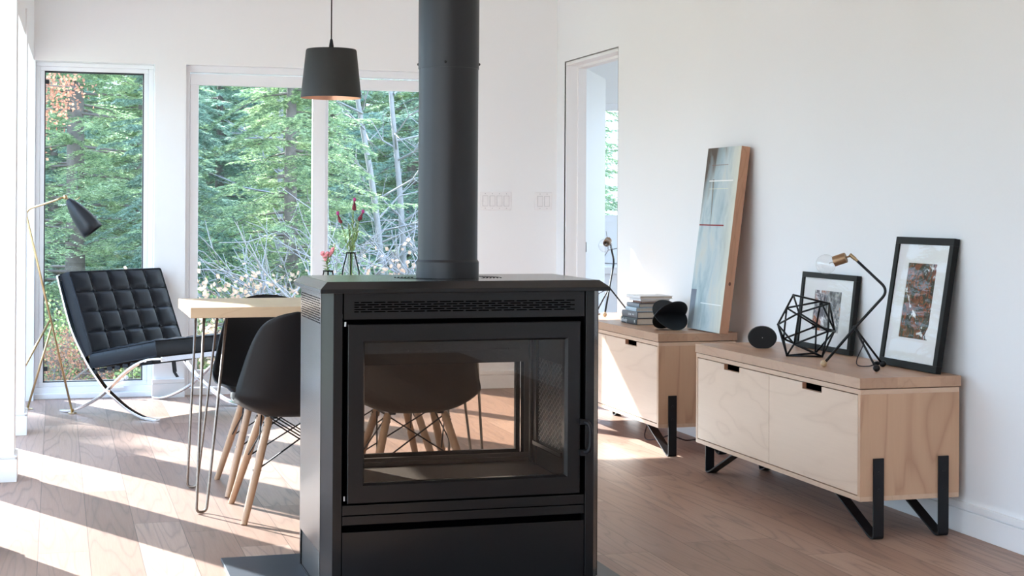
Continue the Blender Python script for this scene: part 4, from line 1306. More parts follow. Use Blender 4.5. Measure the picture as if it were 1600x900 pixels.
# ------------------------------------------------------------------ sideboards
def make_sideboard(label, y0, y1, dz=0.0):
    """front face x=2.825 towards -x; near end y0"""
    X0, X1 = 2.825, 3.236
    ZB, ZT, ZS = 0.141, 0.5535 + dz, 0.593 + dz
    L = y1 - y0
    t = thing('sideboard', label, 'sideboard', ((X0 + X1) / 2, (y0 + y1) / 2, 0), group=None)
    b = BM(); box(b, X0 - 0.004, X1 + 0.006, y0 - 0.003, y1 + 0.003, ZT + 0.0005, ZS); obj('top_slab', b, M['maple_top'], t, world=True, bevel=0.001)
    th = 0.018
    b = BM()
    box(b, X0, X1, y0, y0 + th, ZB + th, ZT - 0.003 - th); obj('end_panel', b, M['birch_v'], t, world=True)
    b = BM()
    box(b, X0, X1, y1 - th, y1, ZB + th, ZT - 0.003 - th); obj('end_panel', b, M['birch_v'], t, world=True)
    b = BM(); box(b, X0, X1, y0, y1, ZT - 0.003 - th, ZT - 0.003); obj('upper_rail', b, M['birch_edge'], t, world=True, bevel=0.0008)
    b = BM(); box(b, X0, X1, y0, y1, ZB, ZB + th); obj('bottom_board', b, M['birch_edge'], t, world=True, bevel=0.0008)
    b = BM(); box(b, X1 - 0.012, X1 - 0.006, y0 + th, y1 - th, ZB + th, ZT - 0.003 - th); obj('back_panel', b, M['birch_v'], t, world=True)
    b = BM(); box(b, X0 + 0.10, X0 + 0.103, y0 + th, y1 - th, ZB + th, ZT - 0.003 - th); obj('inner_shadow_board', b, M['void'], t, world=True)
    # two doors with finger notches at the top
    ym = (y0 + y1) / 2
    zt = ZT - 0.003 - th - 0.004
    zb = ZB + th + 0.004
    for (a0, a1, n0, n1) in ((y0 + th + 0.003, ym - 0.0015, 0.545, 0.765) if False else (y0 + th + 0.003, ym - 0.0015, y0 + 0.302, y0 + 0.465), (ym + 0.0015, y1 - th - 0.003, y0 + 1.052, y0 + 1.212)):
        n0 = y0 + (n0 - y0) * L / 1.52; n1 = y0 + (n1 - y0) * L / 1.52
        b = BM()
        wall_slab(b, 'y', X0 + 0.0005, X0 + 0.0185, a0, a1, zb, zt, [(n0, n1, zt - 0.024, zt + 1)])
        d_ = obj('cabinet_door', b, M['birch_h'], t, world=True)
        b = BM()
        box(b, X0 + 0.002, X0 + 0.0183, n1 - 0.0014, n1 + 0.0002, zt - 0.024, zt + 0.001)
        obj('notch_edge', b, M['pine'], d_, world=True)
    # flat-bar legs: upright outside the end, foot, then a raking stay under the box
    for xc in (2.897, 3.1665):
        for end in (0, 1):
            s = 1 if end == 0 else -1
            ye = y0 if end == 0 else y1
            b = BM()
            pts = [(xc, ye - s * 0.0055, 0.298), (xc, ye - s * 0.0055, 0.004), (xc, ye + s * 0.022, 0.004), (xc, ye + s * 0.315, ZB - 0.004), (xc, ye + s * 0.40, ZB - 0.004)]
            ribbon(b, fillet(pts, 0.012, 4), (1, 0, 0), 0.043, 0.007)
            lg = obj('leg', b, M['blackpowder'], t, world=True, bevel=0.001)
            b = BM()
            for z in (0.245, 0.182): lathe(b, [(0.006, 0), (0.006, 0.0025), (0.003, 0.0035)], 12, (xc, ye - s * 0.009, z), (0, -s, 0), True, True)
            objs('bolt', b, M['blackpowder'], lg, world=True)
    return t
make_sideboard('pale plywood sideboard on black flat-bar legs, carrying the desk lamp and two framed prints', 5.100, 6.620)
make_sideboard('pale plywood sideboard beyond the nearer one, carrying the books and the tall painting', 7.085, 8.605, 0.008)
Z1T = 0.593
Z2T = 0.601

# leaning boards -------------------------------------------------------------
def lean_board(t, yb0, yb1, zb, H, th, lean_deg):
    """returns a matrix: local x = thickness (0 front .. th back), y along wall, z up the board"""
    return None
def framed(name, label, xb, y0, y1, zb, ztop, xt, th, border, mat_pr, art):
    """frame leaning against the right wall: front-bottom edge at x=xb, front-top edge at x=xt"""
    Hh = math.hypot(ztop - zb, xt - xb)
    lean = math.atan2(xt - xb, ztop - zb)
    t = bpy.data.objects.new(name, None); C.objects.link(t)
    t.location = (xb, y0, zb); t.rotation_euler = (0, lean, 0)
    t['label'] = label; t['category'] = 'picture'
    Wd = y1 - y0
    b = BM()
    wall_slab(b, 'y', 0, th, 0, Wd, 0, Hh, [(border, Wd - border, border, Hh - border)])
    # lift by the thickness tilt so that the back bottom edge does not sink
    obj('frame', b, M['frame_black'], t, bevel=0.0012)
    b = BM()
    ax0, ax1, az0, az1 = art
    wall_slab(b, 'y', 0.007, 0.009, border - 0.004, Wd - border + 0.004, border - 0.004, Hh - border + 0.004, [(ax0, ax1, az0, az1)])
    obj('mat_board', b, M['mat_board'], t)
    b = BM(); box(b, 0.0095, 0.0105, ax0 - 0.006, ax1 + 0.006, az0 - 0.006, az1 + 0.006); obj('print', b, mat_pr, t)
    b = BM(); box(b, 0.0035, 0.0045, border - 0.003, Wd - border + 0.003, border - 0.003, Hh - border + 0.003); obj('picture_glass', b, M['frame_glass'], t)
    b = BM(); box(b, 0.012, th - 0.001, border - 0.004, Wd - border + 0.004, border - 0.004, Hh - border + 0.004); obj('backing', b, M['frame_black'], t)
    return t
framed('picture_frame', 'larger black picture frame with rust and white abstract print, leaning on the wall', 3.165, 5.150, 5.572, Z1T + 0.003, 1.103, 3.245, 0.024, 0.028, M['print_red'], (0.105, 0.312, 0.118, 0.412))
framed('picture_frame', 'smaller black picture frame with grey abstract print behind the desk lamp', 3.212, 5.900, 6.400, Z1T + 0.0015, 0.931, 3.249, 0.022, 0.024, M['print_grey'], (0.128, 0.372, 0.085, 0.262))

pb = bpy.data.objects.new('painting', None); C.objects.link(pb)
pb.location = (3.092, 6.965, Z2T + 0.006); pb.rotation_euler = (0, math.atan2(3.205 - 3.092, 1.516 - Z2T), 0)
pb['label'] = 'tall narrow abstract painting in pale blue on a thick wooden panel leaning on the wall'; pb['category'] = 'painting'
b = BM(); box(b, 0.0, 0.0015, 0, 0.402, 0, 0.921); obj('painted_face', b, M['painting'], pb)
b = BM(); box(b, 0.0016, 0.048, 0.0, 0.402, 0, 0.921); wb = obj('wood_panel', b, M['pine'], pb, bevel=0.001, label='knotty pine edge')
b = BM(); ball(b, (0.024, -0.0002, 0.245), 0.008, (0.8, 0.08, 1.2), 12); obj('knot', b, plain('dark_knot', (0.12, 0.05, 0.03), 0.6), wb, smooth=True)

# ------------------------------------------------------------------ desk lamps
def make_desk_lamp(label):
    # local frame: origin under the joint; x axis = direction from the front foot to the elbow (in plan)
    O = Vector((2.987, 5.440, Z1T))
    dirx = Vector((0.757, -0.653, 0)).normalized(); diry = Vector((-dirx.y, dirx.x, 0))
    def lo(p):
        d_ = Vector(p) - O
        return Vector((d_.dot(dirx), d_.dot(diry), d_.z))
    t = thing('desk_lamp', label, 'desk lamp', O, math.atan2(dirx.y, dirx.x))
    P1, P2, P3 = lo((2.895, 5.517, Z1T)), lo((3.003, 5.300, Z1T)), lo((3.118, 5.455, Z1T))
    J = lo((2.987, 5.440, 0.750)); E_ = lo((3.083, 5.361, 0.894)); T = lo((2.992, 5.436, 1.012))
    b = BM(); tube(b, fillet([P1 + Vector((0, 0, 0.012)), J, E_ + Vector((0.006, 0, 0.004)), T], 0.04, 8), 0.0055, 12); obj('stem', b, M['blackpowder'], t, smooth=True)
    Jn = J + Vector((-0.002, 0.0, 0.003))
    for P in (P2, P3):
        b = BM(); tube(b, [Jn, P + Vector((0, 0, 0.010))], 0.0043, 10); lg = obj('leg', b, M['blackpowder'], t, smooth=True)
        b = BM(); ball(b, P + Vector((0, 0, 0.0135)), 0.0135, n=16); obj('ball_foot', b, M['blackpowder'], lg, smooth=True)
    b = BM(); ball(b, Jn, 0.0065, n=12); obj('leg_joint', b, M['blackpowder'], t, smooth=True)
    b = BM(); ball(b, P1 + Vector((0, 0, 0.0135)), 0.0135, n=16); obj('ball_foot', b, M['turned'], t, smooth=True, label='brown ball foot')
    # swivel, socket, bulb
    T2 = lo((2.972, 5.452, 1.034))
    d1_ = (T2 - T).normalized()
    b = BM(); tube(b, [T - d1_ * 0.004, T + d1_ * 0.010], 0.0056, 12); tube(b, [T + d1_ * 0.008, T2 + d1_ * 0.002], 0.0072, 12); obj('swivel', b, M['swivelbrass'], t, smooth=True, auto=40)
    S0, S1 = lo((2.962, 5.462, 1.024)), lo((2.921, 5.496, 1.005))
    d2 = (S1 - S0).normalized()
    b = BM(); tube(b, [T2 - d1_ * 0.006, S0], 0.0035, 8); lathe(b, [(0.004, 0), (0.019, 0.002), (0.0205, 0.005), (0.0205, 0.052), (0.0185, 0.052), (0.0185, 0.02)], 32, S0, d2); obj('socket', b, M['agedbrass'], t, smooth=True, auto=40)
    b = BM()
    Rb = 0.039
    bc = 0.052 + 0.034
    pr_ = [(0.0125, 0.040), (0.0135, 0.050)]
    for k in range(1, 20):
        a = R(160 - k * 160 / 19 * 1.0)
        pr_.append((Rb * math.sin(a), bc + -Rb * math.cos(a)))
    pr_ = [(0.012, 0.036), (0.0135, 0.05)] + [(Rb * math.sin(R(a)), bc - Rb * math.cos(R(a))) for a in range(22, 181, 8)]
    lathe(b, pr_, 36, S0, d2)
    bu = obj('bulb', b, M['bulb_glass'], t, smooth=True, label='clear glass globe bulb')
    b = BM(); tube(b, [S0 + d2 * 0.04, S0 + d2 * 0.072], 0.0022, 8)
    for s in (-1, 1):
        pts = [S0 + d2 * (0.066 + 0.004 * (k % 2)) + Vector((0, 1, 0)) * s * (0.002 + 0.0016 * k) for k in range(7)]
        tube(b, pts, 0.0005, 5)
    obj('filament', b, M['steel'], bu, smooth=True)
    # cord
    b = BM()
    q = [lo(p) for p in ((3.06, 5.50, Z1T + 0.10), (3.04, 5.515, Z1T + 0.03), (3.035, 5.50, Z1T + 0.004), (3.06, 5.46, Z1T + 0.004), (3.09, 5.47, Z1T + 0.010))]
    tube(b, smoothpts([Jn + Vector((0, 0.004, -0.006))] + q, 8), 0.0022, 8); co = obj('cord', b, M['cord'], t, smooth=True)
    b = BM(); c0, c1 = q[-1], lo((3.118, 5.490, Z1T + 0.012)); tube(b, [c0 - (c1 - c0) * 0.1, c0 + (c1 - c0) * 0.3, c0 + (c1 - c0) * 0.75, c1], [0.004, 0.0095, 0.0095, 0.004], 12); obj('inline_switch', b, M['blackplastic'], co, smooth=True)
    return t, math.atan2(dirx.y, dirx.x)
lamp1, la = make_desk_lamp('black bent-rod desk lamp with brass socket and clear globe bulb on the nearer sideboard')
lamp2 = dup(lamp1, (3.045, 8.40, Z2T), R(57), 'black bent-rod desk lamp with globe bulb beside the books, in front of the doorway')

# ------------------------------------------------------------------ wire polyhedron
V = dict(a=(3.0, 5.993, 0.848), b=(3.132, 5.923, 0.814), c=(3.174, 5.954, 0.696), d=(3.071, 5.867, 0.5965), e=(2.95, 5.95, 0.5965), f=(2.934, 6.004, 0.723), g=(2.992, 6.039, 0.79),
         h=(2.973, 5.887, 0.779), i=(3.132, 6.04, 0.71), j=(3.083, 5.84, 0.704), k=(2.984, 6.051, 0.658), l=(2.959, 5.902, 0.648), m=(3.121, 6.026, 0.5965), n=(3.112, 5.961, 0.821))
E = ['ha', 'hb', 'hj', 'hl', 'hf', 'ab', 'bj', 'jl', 'lf', 'fa', 'ig', 'in', 'ic', 'im', 'ik', 'gn', 'nc', 'cm', 'mk', 'kg', 'ag', 'an', 'bn', 'bc', 'jc', 'jd', 'cd', 'ld', 'le', 'de', 'dm', 'em', 'ek', 'fe', 'fk', 'fg']
b = BM()
for e_ in E: tube(b, [V[e_[0]], V[e_[1]]], 0.0041, 8)
for v_ in V.values(): ball(b, v_, 0.0050, n=8)
tag(obj('wire_sculpture', b, M['blackpowder'], smooth=True), 'black wire polyhedron ornament in front of the smaller picture frame', 'ornament')

# oval pebble-like ornament
t = thing('oval_ornament', 'small black oval disc ornament standing alone at the far end of the nearer sideboard', 'ornament', (3.02, 6.335, Z1T), R(-24))
b = BM()
def oval(bm, rx, rz, y0, y1, rnd=0.008, n=48, cut=-0.93):
    loops = []
    for (y, s) in ((y0, 0.955), (y0 + 0.002, 0.985), (y0 + rnd, 1.0), (y1 - rnd, 1.0), (y1, 0.94)):
        loops.append([bm.verts.new((rx * s * math.cos(2 * PI * k / n), y, rz * max(cut, s * math.sin(2 * PI * k / n)))) for k in range(n)])
    for A, B in zip(loops, loops[1:]):
        for k in range(n): bm.faces.new((A[k], A[(k + 1) % n], B[(k + 1) % n], B[k]))
    bm.faces.new(loops[0]); bm.faces.new(loops[-1])
oval(b, 0.064, 0.051, -0.022, 0.022)
for v_ in b.verts: v_.co.z += 0.051 * 0.93
obj('body', b, M['blackplastic'], t, smooth=True, auto=35)
b = BM(); lathe(b, [(0.0018, 0), (0.0018, 0.0008)], 10, (0, -0.0222, 0.0475), (0, -1, 0), True, True); obj('centre_dot', b, M['steel'], t)

# interlocking disc sculpture
t = thing('disc_sculpture', 'black sculpture of two interlocking discs beside the stack of books', 'ornament', (2.985, 7.335, Z2T))
vr = Vector((math.cos(R(22)), -math.sin(R(22)), 0)); vd = Vector((math.sin(R(22)), math.cos(R(22)), 0))
axd = (vr * -0.80 - vd * 0.60).normalized(); bb_ = (vr * 0.60 - vd * 0.80).normalized()
th_ = R(47); RA, RB = 0.098, 0.098
zc = RB * math.sin(th_) + 0.002
for s in (1, -1):
    p_ = (bb_ * math.cos(th_) * s + Vector((0, 0, math.sin(th_)))).normalized()
    nn_ = axd.cross(p_).normalized() * 0.0022
    b = BM()
    fr_, bk_ = [], []
    for k in range(64):
        a = 2 * PI * k / 64
        q = axd * RA * math.cos(a) + p_ * RB * math.sin(a) + Vector((0, 0, zc))
        fr_.append(b.verts.new(q + nn_)); bk_.append(b.verts.new(q - nn_))
    b.faces.new(fr_); b.faces.new(bk_)
    for k in range(64): b.faces.new((fr_[k], fr_[(k + 1) % 64], bk_[(k + 1) % 64], bk_[k]))
    obj('disc', b, M['blackpowder'], t, bevel=0.0006)

# ------------------------------------------------------------------ books
def book(label, x0, x1, y0, y1, z, th, cov, rz=0.0, marks=None, cover_over=0.004):
    t = thing('book', label, 'book', ((x0 + x1) / 2, (y0 + y1) / 2, z), rz, 'books stacked on the far sideboard')
    w, l = (x1 - x0) / 2, (y1 - y0) / 2
    b = BM()
    box(b, -w, w, -l, l, 0, 0.003); box(b, -w, w, -l, l, th - 0.003, th)
    # rounded spine on the -x side
    n = 8
    A, B_ = [], []
    for k in range(n + 1):
        a = PI / 2 + PI * k / n
        x_ = -w + 0.004 * math.cos(a); z_ = th / 2 + th / 2 * math.sin(a)
        A.append(b.verts.new((x_, -l, z_))); B_.append(b.verts.new((x_, l, z_)))
    for k in range(n): b.faces.new((A[k], A[k + 1], B_[k + 1], B_[k]))
    b.faces.new(A); b.faces.new(B_)
    obj('cover', b, M['book_' + cov], t, bevel=0.0006)
    b = BM(); box(b, -w + 0.002, w - cover_over, -l + cover_over, l - cover_over, 0.003, th - 0.003); obj('pages', b, M['paper'], t)
    if marks:
        for (text, yc, size, col) in marks:
            cu = bpy.data.curves.new('lettering', 'FONT')
            cu.body = text; cu.size = size; cu.align_x = 'CENTER'; cu.align_y = 'CENTER'; cu.extrude = 0.0002
            tmp = bpy.data.objects.new('lettering', cu); C.objects.link(tmp)
            dg = bpy.context.evaluated_depsgraph_get(); dg.update()
            me = bpy.data.meshes.new_from_object(tmp.evaluated_get(dg))
            bpy.data.objects.remove(tmp)
            me.materials.clear(); me.materials.append(M[col])
            # text runs along -y on the spine seen from -x (left to right = +y to -y)
            m_ = Matrix.Translation((-w - 0.0047, yc, th / 2)) @ Matrix(((0, 0, -1, 0), (-1, 0, 0, 0), (0, 1, 0, 0), (0, 0, 0, 1)))
            me.transform(m_)
            o = bpy.data.objects.new('spine_lettering', me); C.objects.link(o); o.parent = t
    return t
zz = Z2T
bk = [('thick dark grey book at the bottom of the stack', 2.925, 3.150, 7.640, 7.872, 0.0345, 'dark', 0.0, [('Berkody', 0.075, 0.030, 'book_white'), ('B', -0.088, 0.020, 'book_white')]),
      ('thick mid-grey book, second from the bottom of the stack', 2.927, 3.140, 7.638, 7.865, 0.033, 'grey', R(0.4), [('COOK', -0.005, 0.015, 'book_white'), ('WITH', -0.055, 0.012, 'book_white')]),
      ('pale blue book, third from the bottom of the stack', 2.930, 3.110, 7.655, 7.820, 0.021, 'blue', R(-0.6), [('HOME LIFE', 0.0, 0.011, 'book_white')]),
      ('slate-spined book with light end, fourth from the bottom of the stack', 2.945, 3.120, 7.672, 7.835, 0.0205, 'slate', R(3.0), None),
      ('thin brownish book under the top two books', 2.962, 3.105, 7.672, 7.80, 0.011, 'brown', R(-1.0), None),
      ('thin white book, second from the top of the stack', 2.950, 3.115, 7.655, 7.81, 0.011, 'white', R(2.0), None),
      ('white large flat book on top of the stack', 2.950, 3.130, 7.650, 7.862, 0.0165, 'white', R(-0.5), None)]
for (lb, x0, x1, y0, y1, th, cov, rz, mk) in bk:
    book(lb, x0, x1, y0, y1, zz + 0.0006, th, cov, rz, mk)
    zz += th + 0.0006

# black cord loop hanging under the far sideboard
b = BM(); tube(b, smoothpts([(3.0, 7.62, 0.138), (2.99, 7.66, 0.07), (2.97, 7.64, 0.02), (2.96, 7.56, 0.012), (2.99, 7.47, 0.03), (3.03, 7.43, 0.05), (3.12, 7.45, 0.02), (3.22, 7.55, 0.006)], 6), 0.0035, 8)
tag(obj('power_cord', b, M['cord'], smooth=True), 'black power cord looping below the far sideboard', 'cord')

# ------------------------------------------------------------------ outside
b = BM()
N = 40
gv = [[b.verts.new((-22 + 50 * i / N, 10.5 + 55 * j / N, -0.35 + 0.25 * math.sin(i * 0.9) * math.sin(j * 0.7) + 0.012 * j)) for j in range(N + 1)] for i in range(N + 1)]
for i in range(N):
    for j in range(N): b.faces.new((gv[i][j], gv[i + 1][j], gv[i + 1][j + 1], gv[i][j + 1]))
o = obj('ground', b, M['ground'], smooth=True); o['kind'] = 'structure'
b = BM(); box(b, -40, -0.45, -40, 10.45, -0.5, -0.35); box(b, -40, 40, -40, -3.8, -0.52, -0.37)
o = obj('ground_lawn', b, plain('dry_grass', (0.30, 0.29, 0.17), 0.95, nscale=3, var=0.4)); o['kind'] = 'structure'

class Raw:
    def __init__(s): s.v = []; s.f = []
    def tri(s, a, b, c):
        n = len(s.v); s.v += [tuple(a), tuple(b), tuple(c)]; s.f.append((n, n + 1, n + 2))
    def quad(s, a, b, c, d):
        n = len(s.v); s.v += [tuple(a), tuple(b), tuple(c), tuple(d)]; s.f.append((n, n + 1, n + 2, n + 3))
    def mesh(s, name, mat):
        me = bpy.data.meshes.new(name); me.from_pydata(s.v, [], s.f); me.materials.append(mat); return me

def rvec(rn, s=1.0): return Vector((rn.gauss(0, s), rn.gauss(0, s), rn.gauss(0, s)))

def conifer_meshes(seed, H, zmin, spread, matf, step=0.25, nb=8, nl=13):
    rn = random.Random(seed)
    tr = BM()
    r0 = H * 0.013 + 0.03
    tube(tr, [(0, 0, -0.3), (rn.uniform(-.04, .04), 0, H * 0.4), (rn.uniform(-.05, .05), 0, H)], [r0, r0 * 0.7, 0.01], 10)
    fo = Raw()
    z = zmin
    while z < H - 0.1:
        f = (H - z) / H
        Lb = spread * (0.25 + 0.75 * f) * rn.uniform(0.8, 1.1)
        a0 = rn.uniform(0, 2 * PI)
        for k in range(nb):
            a = a0 + 2 * PI * k / nb + rn.uniform(-0.5, 0.5)
            L = Lb * rn.uniform(0.35, 1.15)
            dr_ = Vector((math.cos(a), math.sin(a), 0)); sd_ = Vector((-math.sin(a), math.cos(a), 0))
            droop = rn.uniform(0.05, 0.65)
            zj = z + rn.uniform(-0.5, 0.5) * step
            def bp(t_): return Vector((0, 0, zj)) + dr_ * L * t_ + Vector((0, 0, 0.12 * L * t_ - droop * L * t_ * t_ + 0.10 * L * max(0, t_ - 0.75) * 2))
            tube(tr, [bp(0), bp(0.4), bp(0.8)], [0.010 + 0.008 * L, 0.008, 0.003], 4, caps=False)
            for m_ in range(nl):
                t_ = 0.18 + 0.82 * m_ / (nl - 1)
                P = bp(t_)
                for s in (-1, 1, 0):
                    if s == 0 and m_ % 2: continue
                    tl = (0.34 if s else 0.22) * (1.15 - 0.6 * t_) * (0.5 + 0.3 * L) * rn.uniform(0.7, 1.2)
                    td = (dr_ * (0.55 + 0.5 * (s == 0)) + sd_ * s * 0.85 + Vector((0, 0, rn.uniform(-0.32, 0.08)))).normalized()
                    nn = 7
                    for q in range(nn):
                        u = (q + 0.5) / nn
                        c_ = P + td * tl * u + Vector((0, 0, -0.05 * u * u))
                        wv = td.cross(Vector((0, 0, 1))).normalized()
                        for s2 in (-1, 1):
                            nd = (td * 0.75 + wv * s2 * 0.8 + Vector((0, 0, rn.uniform(-0.2, 0.45)))).normalized()
                            ln = rn.uniform(0.040, 0.070)
                            wd = wv.cross(nd).normalized() * 0.008 + td * 0.010
                            fo.tri(c_ - wd, c_ + wd, c_ + nd * ln)
        z += step * rn.uniform(0.8, 1.2) * (0.6 + 0.4 * f)
    bm_ = tr
    me = bpy.data.meshes.new('trunk'); bm_.to_mesh(me); bm_.free(); me.materials.append(M['bark'])
    for p in me.polygons: p.use_smooth = True
    return me, fo.mesh('foliage', matf)

def bush_meshes(seed, H, spread, matf, nstem=9, nleaf=900, bare=False, leaf=0.035):
    rn = random.Random(seed)
    tr = BM(); fo = Raw()
    tips = []
    def grow(p, d, L, r, dep):
        q = p + d * L * 0.5 + rvec(rn, 0.04 * L); e_ = p + d * L + rvec(rn, 0.08 * L)
        tube(tr, [p, q, e_], [r, r * 0.8, r * 0.55], 4, caps=False)
        tips.append((q, e_))
        if dep > 0:
            for _ in range(rn.choice((2, 3, 3))):
                grow(e_ if rn.random() < 0.6 else q, (d + rvec(rn, 0.48)).normalized(), L * rn.uniform(0.55, 0.8), r * 0.55, dep - 1)
    for _ in range(nstem):
        a = rn.uniform(0, 2 * PI)
        d = Vector((math.cos(a) * spread, math.sin(a) * spread, 1)).normalized()
        grow(Vector((math.cos(a) * 0.1, math.sin(a) * 0.1, -0.3)), d, H * 0.42, 0.011 + 0.004 * H, 3)
    if not bare:
        for _ in range(nleaf):
            a_, e_ = rn.choice(tips)
            c_ = a_.lerp(e_, rn.random()) + rvec(rn, 0.07)
            u_ = rvec(rn).normalized() * leaf * rn.uniform(0.6, 1.2); v_ = u_.cross(rvec(rn)).normalized() * leaf * 0.42
            fo.quad(c_, c_ + u_ * 0.5 + v_, c_ + u_, c_ + u_ * 0.5 - v_)
    me = bpy.data.meshes.new('branches'); tr.to_mesh(me); tr.free(); me.materials.append(M['palebark'] if bare else M['bark'])
    return me, (fo.mesh('foliage', matf) if not bare else None)

def plant(name, label, cat, group, meshes, loc, rz, s, pn='trunk'):
    t = thing(name, label, cat, loc, rz, group)
    t.scale = s if isinstance(s, tuple) else (s, s, s)
    a, f = meshes
    o = bpy.data.objects.new(pn, a); C.objects.link(o); o.parent = t
    if f is not None:
        o = bpy.data.objects.new('foliage', f); C.objects.link(o); o.parent = t
    return t
rn = random.Random(11)
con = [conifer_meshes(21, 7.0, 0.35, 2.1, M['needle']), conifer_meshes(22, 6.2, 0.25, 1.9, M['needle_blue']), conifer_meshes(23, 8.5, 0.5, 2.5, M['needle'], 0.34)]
# near spruces seen through the slider's left pane and the tall window
near = [(2.30, 15.8, 0, 0.72, 0.3, 'bright green spruce outside the sliding window, nearest the dining table end'),
        (0.20, 17.0, 2, 0.85, 1.9, 'large spruce with a thick grey trunk outside the tall window'),
        (1.15, 16.3, 1, 0.62, 4.4, 'small young spruce outside the tall window, beside the large thick-trunked spruce'),
        (4.55, 18.5, 1, 0.95, 2.2, 'blue-green fir outside, behind the leaning grey trunks and the stove pipe')]
for x_, y_, k, s, rz, lb in near: plant('spruce_tree', lb, 'tree', None, con[k], (x_, y_, -0.30), rz, s)
far = []
for j, (yy, hh) in enumerate(((20.8, 3.6), (24.0, 4.8), (28.0, 6.4), (33.0, 9.0))):
    n_ = 7 + j
    x0 = -0.08 * yy - 0.3; x1 = 0.34 * yy + 0.2
    for i in range(n_):
        far.append((x0 + (x1 - x0) * (i + rn.uniform(0.2, 0.8)) / n_, yy + rn.uniform(-1.3, 1.3), hh * rn.uniform(0.9, 1.15)))
for i, (x_, y_, hh) in enumerate(far):
    q_ = hh / (7.0, 6.2, 8.5)[i % 3]
    plant('conifer_tree', 'dense conifer in the forest behind the nearer spruces', 'tree', 'conifers in the forest beyond the windows', con[i % 3], (x_, y_, -0.1), rn.uniform(0, 6.28), (0.55 + q_ * 0.4, 0.55 + q_ * 0.4, q_))
for i, (x_, y_, s) in enumerate(((-6.6, 20.9, 1.0), (-5.0, 22.4, 1.06), (-8.1, 19.2, 0.98), (-3.6, 23.2, 1.04))):
    plant('tall_spruce', 'tall spruce in the woods off beyond the side windows', 'tree', 'tall spruces off to the side of the house', con[2], (x_, y_, -0.3), i * 2.1, s)
# bare pale trunks behind the right pane
b = None
for i, (x_, y_, lx) in enumerate(((3.55, 17.0, -0.10), (3.85, 17.4, -0.05), (4.25, 17.2, 0.02), (2.55, 18.6, 0.01))):
    rq = random.Random(50 + i)
    t = thing('bare_tree', ['slim leaning grey trunk outside, first from the sliding window mullion', 'slim forked grey trunk outside, beside the leaning one', 'straight pale trunk outside, close to the stove pipe', 'straight grey trunk outside, just beside the bright green spruce'][i], 'tree', (x_, y_, -0.35))
    b = BM()
    pts = smoothpts([(0, 0, 0), (lx * 1.5, 0, 1.6), (lx * 4, 0.1, 3.2), (lx * 7, 0.1, 6.0)], 4)
    tube(b, pts, [0.045 - 0.030 * k / (len(pts) - 1) for k in range(len(pts))], 8)
    obj('trunk', b, M['palebark'], t, smooth=True)
    b = BM()
    for k in range(22):
        z_ = rq.uniform(0.5, 4.5); a = rq.uniform(0, 6.28); L = rq.uniform(0.4, 1.1)
        p_ = Vector((lx * z_ * 1.1, 0.03, z_)); d_ = Vector((math.cos(a), math.sin(a), rq.uniform(0.1, 0.9))).normalized()
        q_ = p_ + d_ * L * 0.5 + rvec(rq, 0.05); e_ = p_ + d_ * L + rvec(rq, 0.1)
        tube(b, [p_, q_, e_], [0.014, 0.010, 0.003], 4, caps=False)
        for _ in range(3): tube(b, [q_, q_ + (d_ + rvec(rq, 0.5)).normalized() * 0.35], [0.006, 0.002], 4, caps=False)
    obj('branches', b, M['palebark'], t)
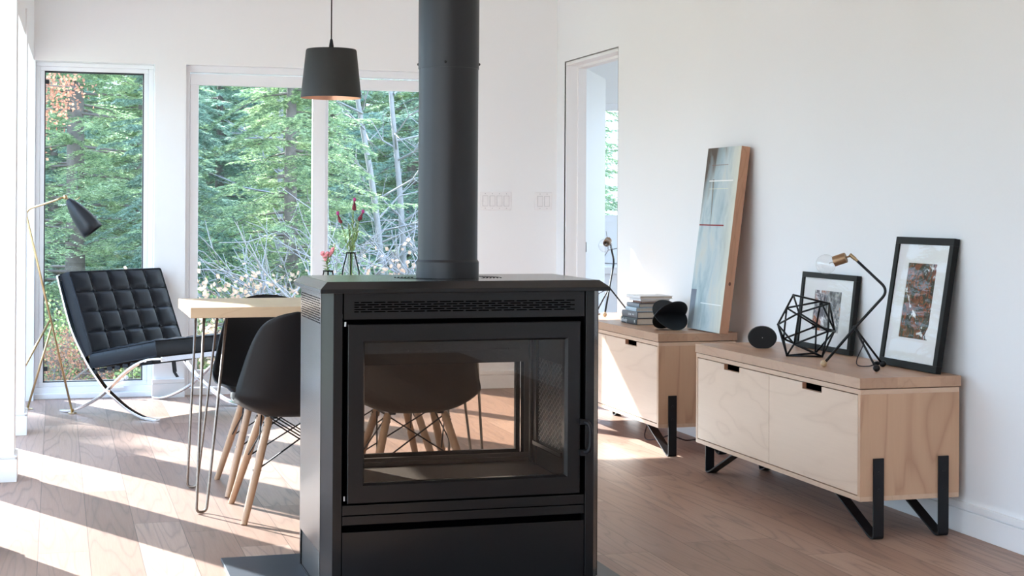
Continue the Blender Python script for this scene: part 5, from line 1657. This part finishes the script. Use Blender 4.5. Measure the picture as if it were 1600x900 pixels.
# undergrowth
bare = bush_meshes(31, 1.7, 0.8, None, 9, 0, True)
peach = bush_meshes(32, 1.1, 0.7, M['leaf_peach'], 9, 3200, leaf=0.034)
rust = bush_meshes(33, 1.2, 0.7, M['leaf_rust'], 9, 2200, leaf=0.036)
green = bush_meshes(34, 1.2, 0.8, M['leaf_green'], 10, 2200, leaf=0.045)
for i, (x_, y_, s) in enumerate(((2.85, 13.6, 1.45), (3.20, 14.0, 1.55), (2.62, 14.3, 1.35), (3.50, 14.9, 1.6), (2.25, 14.4, 1.0))):
    plant('bare_shrub', 'leafless shrub with pale tangled twigs outside the sliding window', 'shrub', 'bare shrubs outside the sliding window', bare, (x_, y_, -0.30), i * 1.3, s, 'branches')
for i, (x_, y_, s) in enumerate(((2.16, 13.5, 1.55), (2.62, 13.3, 1.15), (3.05, 13.4, 1.10), (0.9, 14.6, 0.55), (0.35, 15.2, 0.5), (2.0, 15.1, 0.55))):
    plant('peach_shrub', 'low shrub with peach coloured autumn leaves outside', 'shrub', 'peach shrubs outside the windows', peach, (x_, y_, -0.30), i * 1.1, s, 'branches')
for i, (x_, y_, s) in enumerate(((1.45, 14.2, 0.85), (1.9, 14.4, 0.7), (0.65, 14.0, 0.8), (0.1, 14.6, 0.8), (-0.3, 15.0, 0.9), (1.2, 15.5, 1.0), (3.0, 15.9, 0.9), (2.2, 16.2, 1.0))):
    plant('green_shrub', 'low green leafy shrub outside the windows', 'shrub', 'green shrubs outside the windows', green, (x_, y_, -0.30), i * 0.8, s, 'branches')
for i, (x_, y_, s) in enumerate(((0.0, 13.8, 0.6), (0.75, 15.3, 0.7), (1.7, 15.8, 0.6))):
    plant('rust_shrub', 'low shrub with rust red leaves outside the tall window', 'shrub', 'rust shrubs outside the windows', rust, (x_, y_, -0.30), i * 1.7, s, 'branches')
# a rust-leaved maple branch hanging into the top of the tall window
rq = random.Random(77)
t = thing('maple_tree', 'maple with rust red leaves hanging across the top of the tall window', 'tree', (-1.0, 14.2, -0.35))
b = BM(); fo = Raw()
tube(b, [(0, 0, 0), (0.05, 0, 1.5), (0.2, 0, 2.9), (0.3, 0, 3.6)], [0.07, 0.055, 0.035, 0.02], 8)
for k in range(12):
    z_ = 2.05 + 0.10 * k; a = rq.uniform(-0.9, 0.9); L = rq.uniform(0.6, 1.3)
    p_ = Vector((0.12, 0, z_)); d_ = Vector((math.cos(a), math.sin(a), rq.uniform(-0.1, 0.25))).normalized()
    e_ = p_ + d_ * L
    tube(b, [p_, p_ + d_ * L * 0.5, e_], [0.015, 0.010, 0.003], 4, caps=False)
    for _ in range(380):
        c_ = p_.lerp(e_, rq.uniform(0.25, 1.05)) + rvec(rq, 0.09)
        u_ = rvec(rq).normalized() * rq.uniform(0.025, 0.045); v_ = u_.cross(rvec(rq)).normalized() * 0.015
        fo.quad(c_, c_ + u_ * 0.5 + v_, c_ + u_, c_ + u_ * 0.5 - v_)
obj('trunk', b, M['bark'], t)
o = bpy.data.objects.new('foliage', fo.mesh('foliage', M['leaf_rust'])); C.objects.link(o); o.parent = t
